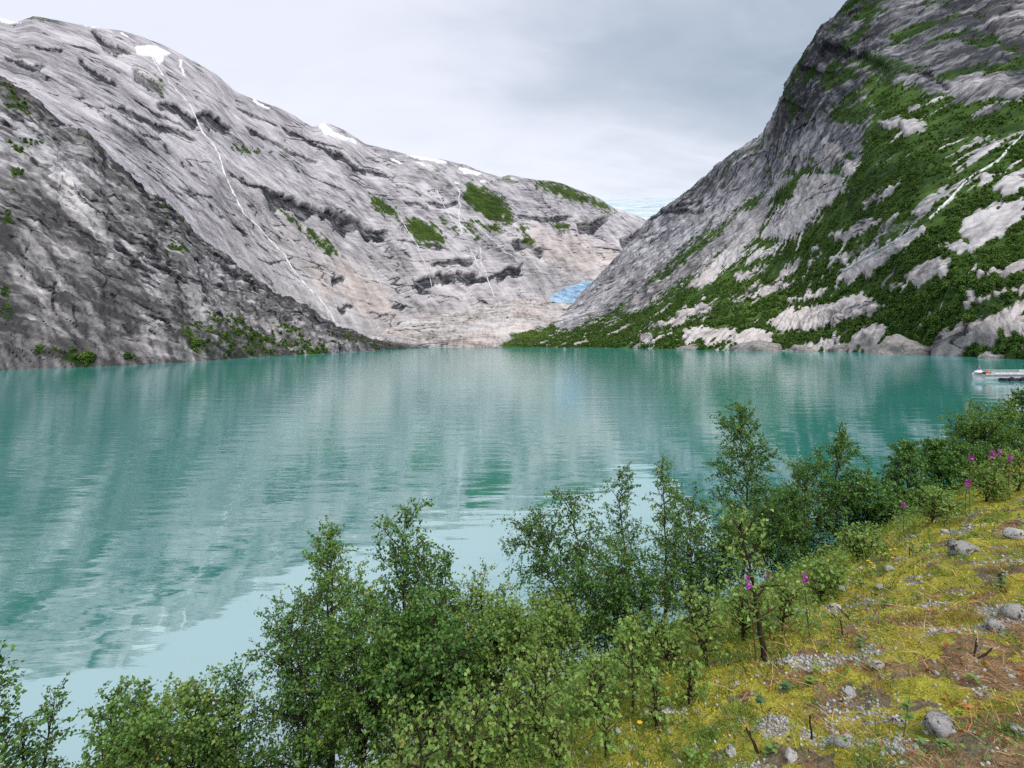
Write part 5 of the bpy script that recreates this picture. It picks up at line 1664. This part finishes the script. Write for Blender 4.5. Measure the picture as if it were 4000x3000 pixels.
# cut and broken woody stems
for i, (px, py, h, lx, fork, lab) in enumerate([(2968, 2940, .15, -.09, 1, 'leaning dark stem with a pale split top at the bottom'), (3172, 2885, .13, -.02, 0, 'upright cut stem with a pale broken tip'), (3800, 2565, .11, .04, 3, 'dark forked stump of a cut bush among orange leaves'),
                                                (3290, 2495, .13, .0, 0, 'dry cut stem standing in straw mid slope'), (3553, 2175, .12, -.02, 0, 'dark snapped stem behind the round-leaved plant'), (3742, 2130, .10, .0, 0, 'orange-tipped stub above the angular grey stone'),
                                                (3330, 2420, .10, -.12, 1, 'fallen forked twig on the straw')]):
    p = on_bank(px, py)
    e = empty('cut_stem', p, lab, 'stump', 'cut stems on the bank')
    r = np.random.RandomState(40 + i)
    ends, paths, tips = [], [], []
    for j in range(1 + fork):
        tp = np.array([lx + (j * .05 - .02 * fork if j else 0), r.normal() * .03, h * (1 - .18 * j)])
        f = np.linspace(0, 1, 5)[:, None]
        Q = np.array([0, 0, -.03]) * (1 - f) + tp * f + r.normal(size=(5, 3)) * .006 * f
        paths.append((Q, np.linspace(.006, .004, 5)))
        d = unit(tp)
        tips.append((np.array([tp - d * .004, tp + d * .02 + r.normal(size=3) * .003, tp + d * .04 + r.normal(size=3) * .006]), np.array([.0043, .003, .0008])))
    add_obj('stem', np_mesh('stem', *tubes(paths, 6), M['bark'], True), e)
    add_obj('broken_tip', np_mesh('broken_tip', *tubes(tips, 5), M['broken_wood']), e)

# ------------------------------------------------------------------ boulders at the water's edge
def boulder(px, py, d, wpx, hpx, seed, label, flat=None):
    p = W(px, py, d)
    w, h = wpx * d / FPX, hpx * d / FPX
    bm = bmesh.new()
    bmesh.ops.create_icosphere(bm, subdivisions=4, radius=1.0)
    V = np.array([v.co[:] for v in bm.verts])
    F = np.array([[v.index for v in f.verts] for f in bm.faces])
    bm.free()
    V = V * (1 + .5 * fbm(V[:, 0] * 1.2 + seed, V[:, 1] * 1.2, V[:, 2] * 1.2, 4) + .07 * ridged(V[:, 0] * 4 + seed, V[:, 1] * 4, V[:, 2] * 4, 3))[:, None]
    V = V * [w / 2 * 1.25, w * .5, h * 1.7]
    me = np_mesh('boulder', V, F, M['shore_rock'], True)
    n = len(V)
    o = add_obj('boulder', me, loc=(p[0], p[1], -h * .72))
    return tag(o, label, 'boulder', 'boulders at the waterline')


m_, t_, out_ = new_mat('shore_rock')
pos_ = t_.node('ShaderNodeNewGeometry').outputs['Position']
n_ = t_.noise(t_.map(pos_, (1, 1, 2.2)), .35, 5, .7, .6)
n2_ = t_.noise(pos_, 1.6, 4, .7)
v_ = t_.math('ADD', t_.math('MULTIPLY', n_, .6), t_.math('MULTIPLY', n2_, .4))
principled(t_, out_, t_.ramp(v_, [(.36, (.07, .066, .06)), (.5, (.24, .23, .22)), (.66, (.44, .42, .41))]), .85, t_.bump(v_, .7, .6), .15)
M['shore_rock'] = m_
for bl in boulders:
    boulder(*bl)

# ------------------------------------------------------------------ tour boat and floating jetty
def flat_mat(name, c, rough=.4, spec=.4):
    return simple_mat(name, c, rough, .06, 3, spec)


M['white_paint'] = flat_mat('white_paint', (.80, .81, .82), .3)
M['black_rubber'] = flat_mat('black_rubber', (.012, .012, .014), .6)
M['metal'] = flat_mat('rail_metal', (.62, .64, .64), .35)
M['dark_glass'] = flat_mat('dark_glass', (.02, .025, .03), .1)
M['orange'] = flat_mat('orange_fabric', (.75, .14, .03), .7)
M['flag_red'] = flat_mat('flag_red', (.55, .02, .04), .7)
M['flag_blue'] = flat_mat('flag_blue', (.01, .025, .13), .7)
M['navy'] = flat_mat('navy_paint', (.015, .03, .10), .4)
M['deck_grey'] = flat_mat('deck_grey', (.42, .43, .44), .7)
bd = 111.0
bx0 = (3823 - CX) / FPX * bd
boat = empty('tour_boat', (bx0, bd, 0), 'long white open tour boat with a flag, cut by the right edge', 'boat', None)
LB, WB = 17.0, 3.6


def boxm(name, x0, x1, y0, y1, z0, z1, mat, parent, bev=.0):
    bm = bmesh.new()
    bmesh.ops.create_cube(bm, size=1.0)
    for v in bm.verts:
        v.co = ((x0 + x1) / 2 + v.co.x * (x1 - x0), (y0 + y1) / 2 + v.co.y * (y1 - y0), (z0 + z1) / 2 + v.co.z * (z1 - z0))
    if bev:
        bmesh.ops.bevel(bm, geom=list(bm.edges), offset=bev, segments=2, affect='EDGES', profile=.6)
    me = bpy.data.meshes.new(name)
    bm.to_mesh(me)
    bm.free()
    me.materials.append(mat)
    return add_obj(name, me, parent)


# hull: stations along x from the stern, flared sides
st_x = np.linspace(0, LB, 16)
half = WB / 2 * np.interp(st_x, [0, .5, 11, 15, 17], [.92, 1.0, 1.0, .7, .05])
top_z = np.interp(st_x, [0, 11, 17], [1.25, 1.3, 1.75])
prof = []
for X, hh, tz in zip(st_x, half, top_z):
    prof.append([(X, -hh, tz), (X, -hh * .97, .75), (X, -hh * .86, .1), (X, -hh * .6, -.5), (X, hh * .6, -.5), (X, hh * .86, .1), (X, hh * .97, .75), (X, hh, tz)])
prof = np.array(prof)
F = grid_faces(16, 8)
add_obj('hull', np_mesh('hull', prof.reshape(-1, 3), [F, np.array([[7, 6, 5, 4], [7, 4, 3, 0], [3, 2, 1, 0]])], M['white_paint']), boat)
dk = np.stack([prof[:, 0] * [1, .96, 1] - [0, 0, .25], prof[:, 7] * [1, .96, 1] - [0, 0, .25]], 1)
add_obj('deck', np_mesh('deck', dk.reshape(-1, 3), grid_faces(16, 2), M['deck_grey']), boat)
g = [(np.stack([st_x, sgn * (half + .03), top_z - .32], -1), np.full(16, .07)) for sgn in (-1, 1)]
add_obj('rub_rail', np_mesh('rub_rail', *tubes(g, 6), M['black_rubber']), boat)
g = [(np.stack([st_x, sgn * half, top_z], -1), np.full(16, .09)) for sgn in (-1, 1)]
add_obj('gunwale', np_mesh('gunwale', *tubes(g, 6), M['white_paint']), boat)
rails = []
for sgn in (-1, 1):
    for hz in (.38, .7):
        rails.append((np.stack([st_x[1:14], sgn * half[1:14] * .97, top_z[1:14] + hz], -1), np.full(13, .035)))
    for X in np.linspace(1.2, 13.5, 10):
        hh = np.interp(X, st_x, half) * .97
        tz = np.interp(X, st_x, top_z)
        rails.append((np.array([[X, sgn * hh, tz], [X, sgn * hh, tz + .7]]), np.full(2, .03)))
add_obj('railing', np_mesh('railing', *tubes(rails, 5), M['metal']), boat)
for k in range(5):
    boxm('bench', 2.6 + 1.5 * k, 3.1 + 1.5 * k, -1.3, 1.3, 1.0, 1.5, M['white_paint'], boat, .03)
boxm('engine_box', .5, 1.9, -1.0, 1.0, 1.0, 1.55, M['black_rubber'], boat, .08)
con = boxm('console', 9.8, 11.0, -1.1, 1.1, 1.0, 2.1, M['white_paint'], boat, .08)
ws = add_obj('windscreen', np_mesh('windscreen', [(11.0, -1.1, 2.1), (11.0, 1.1, 2.1), (10.4, 1.0, 2.9), (10.4, -1.0, 2.9), (11.03, -1.1, 2.1), (11.03, 1.1, 2.1), (10.43, 1.0, 2.9), (10.43, -1.0, 2.9)],
                                   np.array([[0, 1, 2, 3], [7, 6, 5, 4], [0, 4, 5, 1], [1, 5, 6, 2], [2, 6, 7, 3], [3, 7, 4, 0]]), M['dark_glass']), con)
# rounded white pod hung over the stern
bm = bmesh.new()
bmesh.ops.create_uvsphere(bm, u_segments=20, v_segments=12, radius=1.0)
for v in bm.verts:
    v.co = (-.15 + v.co.x * .72, v.co.y * .8, 1.62 + v.co.z * .40 + v.co.x * .12)
me = bpy.data.meshes.new('stern_pod')
bm.to_mesh(me)
bm.free()
me.materials.append(M['white_paint'])
me.polygons.foreach_set('use_smooth', np.ones(len(me.polygons), bool))
add_obj('stern_pod', me, boat)
add_obj('flagpole', np_mesh('flagpole', *tubes([(np.array([[.45, -.3, 1.2], [.1, -.3, 2.2], [-.16, -.3, 3.25]]), np.array([.035, .03, .02]))], 6), M['white_paint']), boat)
# flag hanging from the pole: red with a white-edged blue cross
fu = np.array([0, .5, .625, .6875, .8125, .875, 1.0]) * 1.1
fv = np.array([0, .36, .42, .54, .60, 1.0]) * .75
U_, V_ = np.meshgrid(np.linspace(0, 1.0, 23), np.linspace(0, 1, 17), indexing='ij')
Xf = -.14 + .32 * (1 - U_ * .0) * V_ * 0 + .30 * (1 - U_) * 1.0 * 0 - .02 + (.34 * (U_) - .0) * (1 - .55 * V_) - .30 * V_ * .6
Zf = 3.12 - U_ * 1.05 - V_ * .28
Yf = -.3 + .07 * np.sin(V_ * 9 + U_ * 3) * (.3 + V_)
Pf = np.stack([Xf - .05, Yf, Zf], -1)
Ff = grid_faces(23, 17)
ui = (np.arange(22)[:, None] + .5 + 0 * np.arange(16)[None]) / 22
vi = (np.arange(16)[None] + .5 + 0 * np.arange(22)[:, None]) / 16
blue = (np.abs(ui - .36) < .05) | (np.abs(vi - .5) < .07)
white = ((np.abs(ui - .36) < .10) | (np.abs(vi - .5) < .14)) & ~blue
fm = np.where(blue, 2, np.where(white, 1, 0)).ravel().astype(np.int32)
me = np_mesh('flag', Pf.reshape(-1, 3), Ff, M['flag_red'])
me.materials.append(M['white_paint'])
me.materials.append(M['flag_blue'])
me.polygons.foreach_set('material_index', fm)
add_obj('flag', me, boat)

ring = empty('life_jackets', (bx0 + .75, bd - 1.2, 1.25), 'heap of orange life jackets hung at the stern of the tour boat', 'life jackets', None)
for k, (ox, oz, sx) in enumerate([(-.16, .32, .13), (.04, .42, .14), (.2, .28, .11)]):
    bm = bmesh.new()
    bmesh.ops.create_uvsphere(bm, u_segments=14, v_segments=10, radius=1.0)
    for v in bm.verts:
        v.co = (ox + v.co.x * sx * (1 + .2 * math.sin(v.co.z * 5)), v.co.y * .16, oz + v.co.z * .40)
    me = bpy.data.meshes.new('life_jacket')
    bm.to_mesh(me)
    bm.free()
    me.materials.append(M['orange'])
    add_obj('life_jacket', me, ring)

jet = empty('floating_jetty', (bx0 + 2.0, bd - 3.2, 0), 'black floating jetty with tyre fenders in front of the tour boat', 'jetty', None)
boxm('float', 0, 16, -.9, .9, -.25, .42, M['black_rubber'], jet, .06)
boxm('walkway', .2, 15.8, -.75, .75, .425, .50, M['navy'], jet, .01)
for k in range(5):
    bm = bmesh.new()
    n1, n2 = 16, 8
    vs = []
    for a in range(n1):
        for b in range(n2):
            A_, B_ = a / n1 * 6.283, b / n2 * 6.283
            vs.append((1.0 + 2.3 * k + (.34 + .13 * math.cos(B_)) * math.cos(A_), -1.04 + .12 * math.sin(B_), .42 + (.34 + .13 * math.cos(B_)) * math.sin(A_)))
    i = np.arange(n1 * n2).reshape(n1, n2)
    j = np.roll(i, -1, 0)
    F = np.stack([i, j, np.roll(j, -1, 1), np.roll(i, -1, 1)], -1).reshape(-1, 4)
    add_obj('tyre', np_mesh('tyre', vs, F, M['black_rubber'], True), jet)
    bm.free()
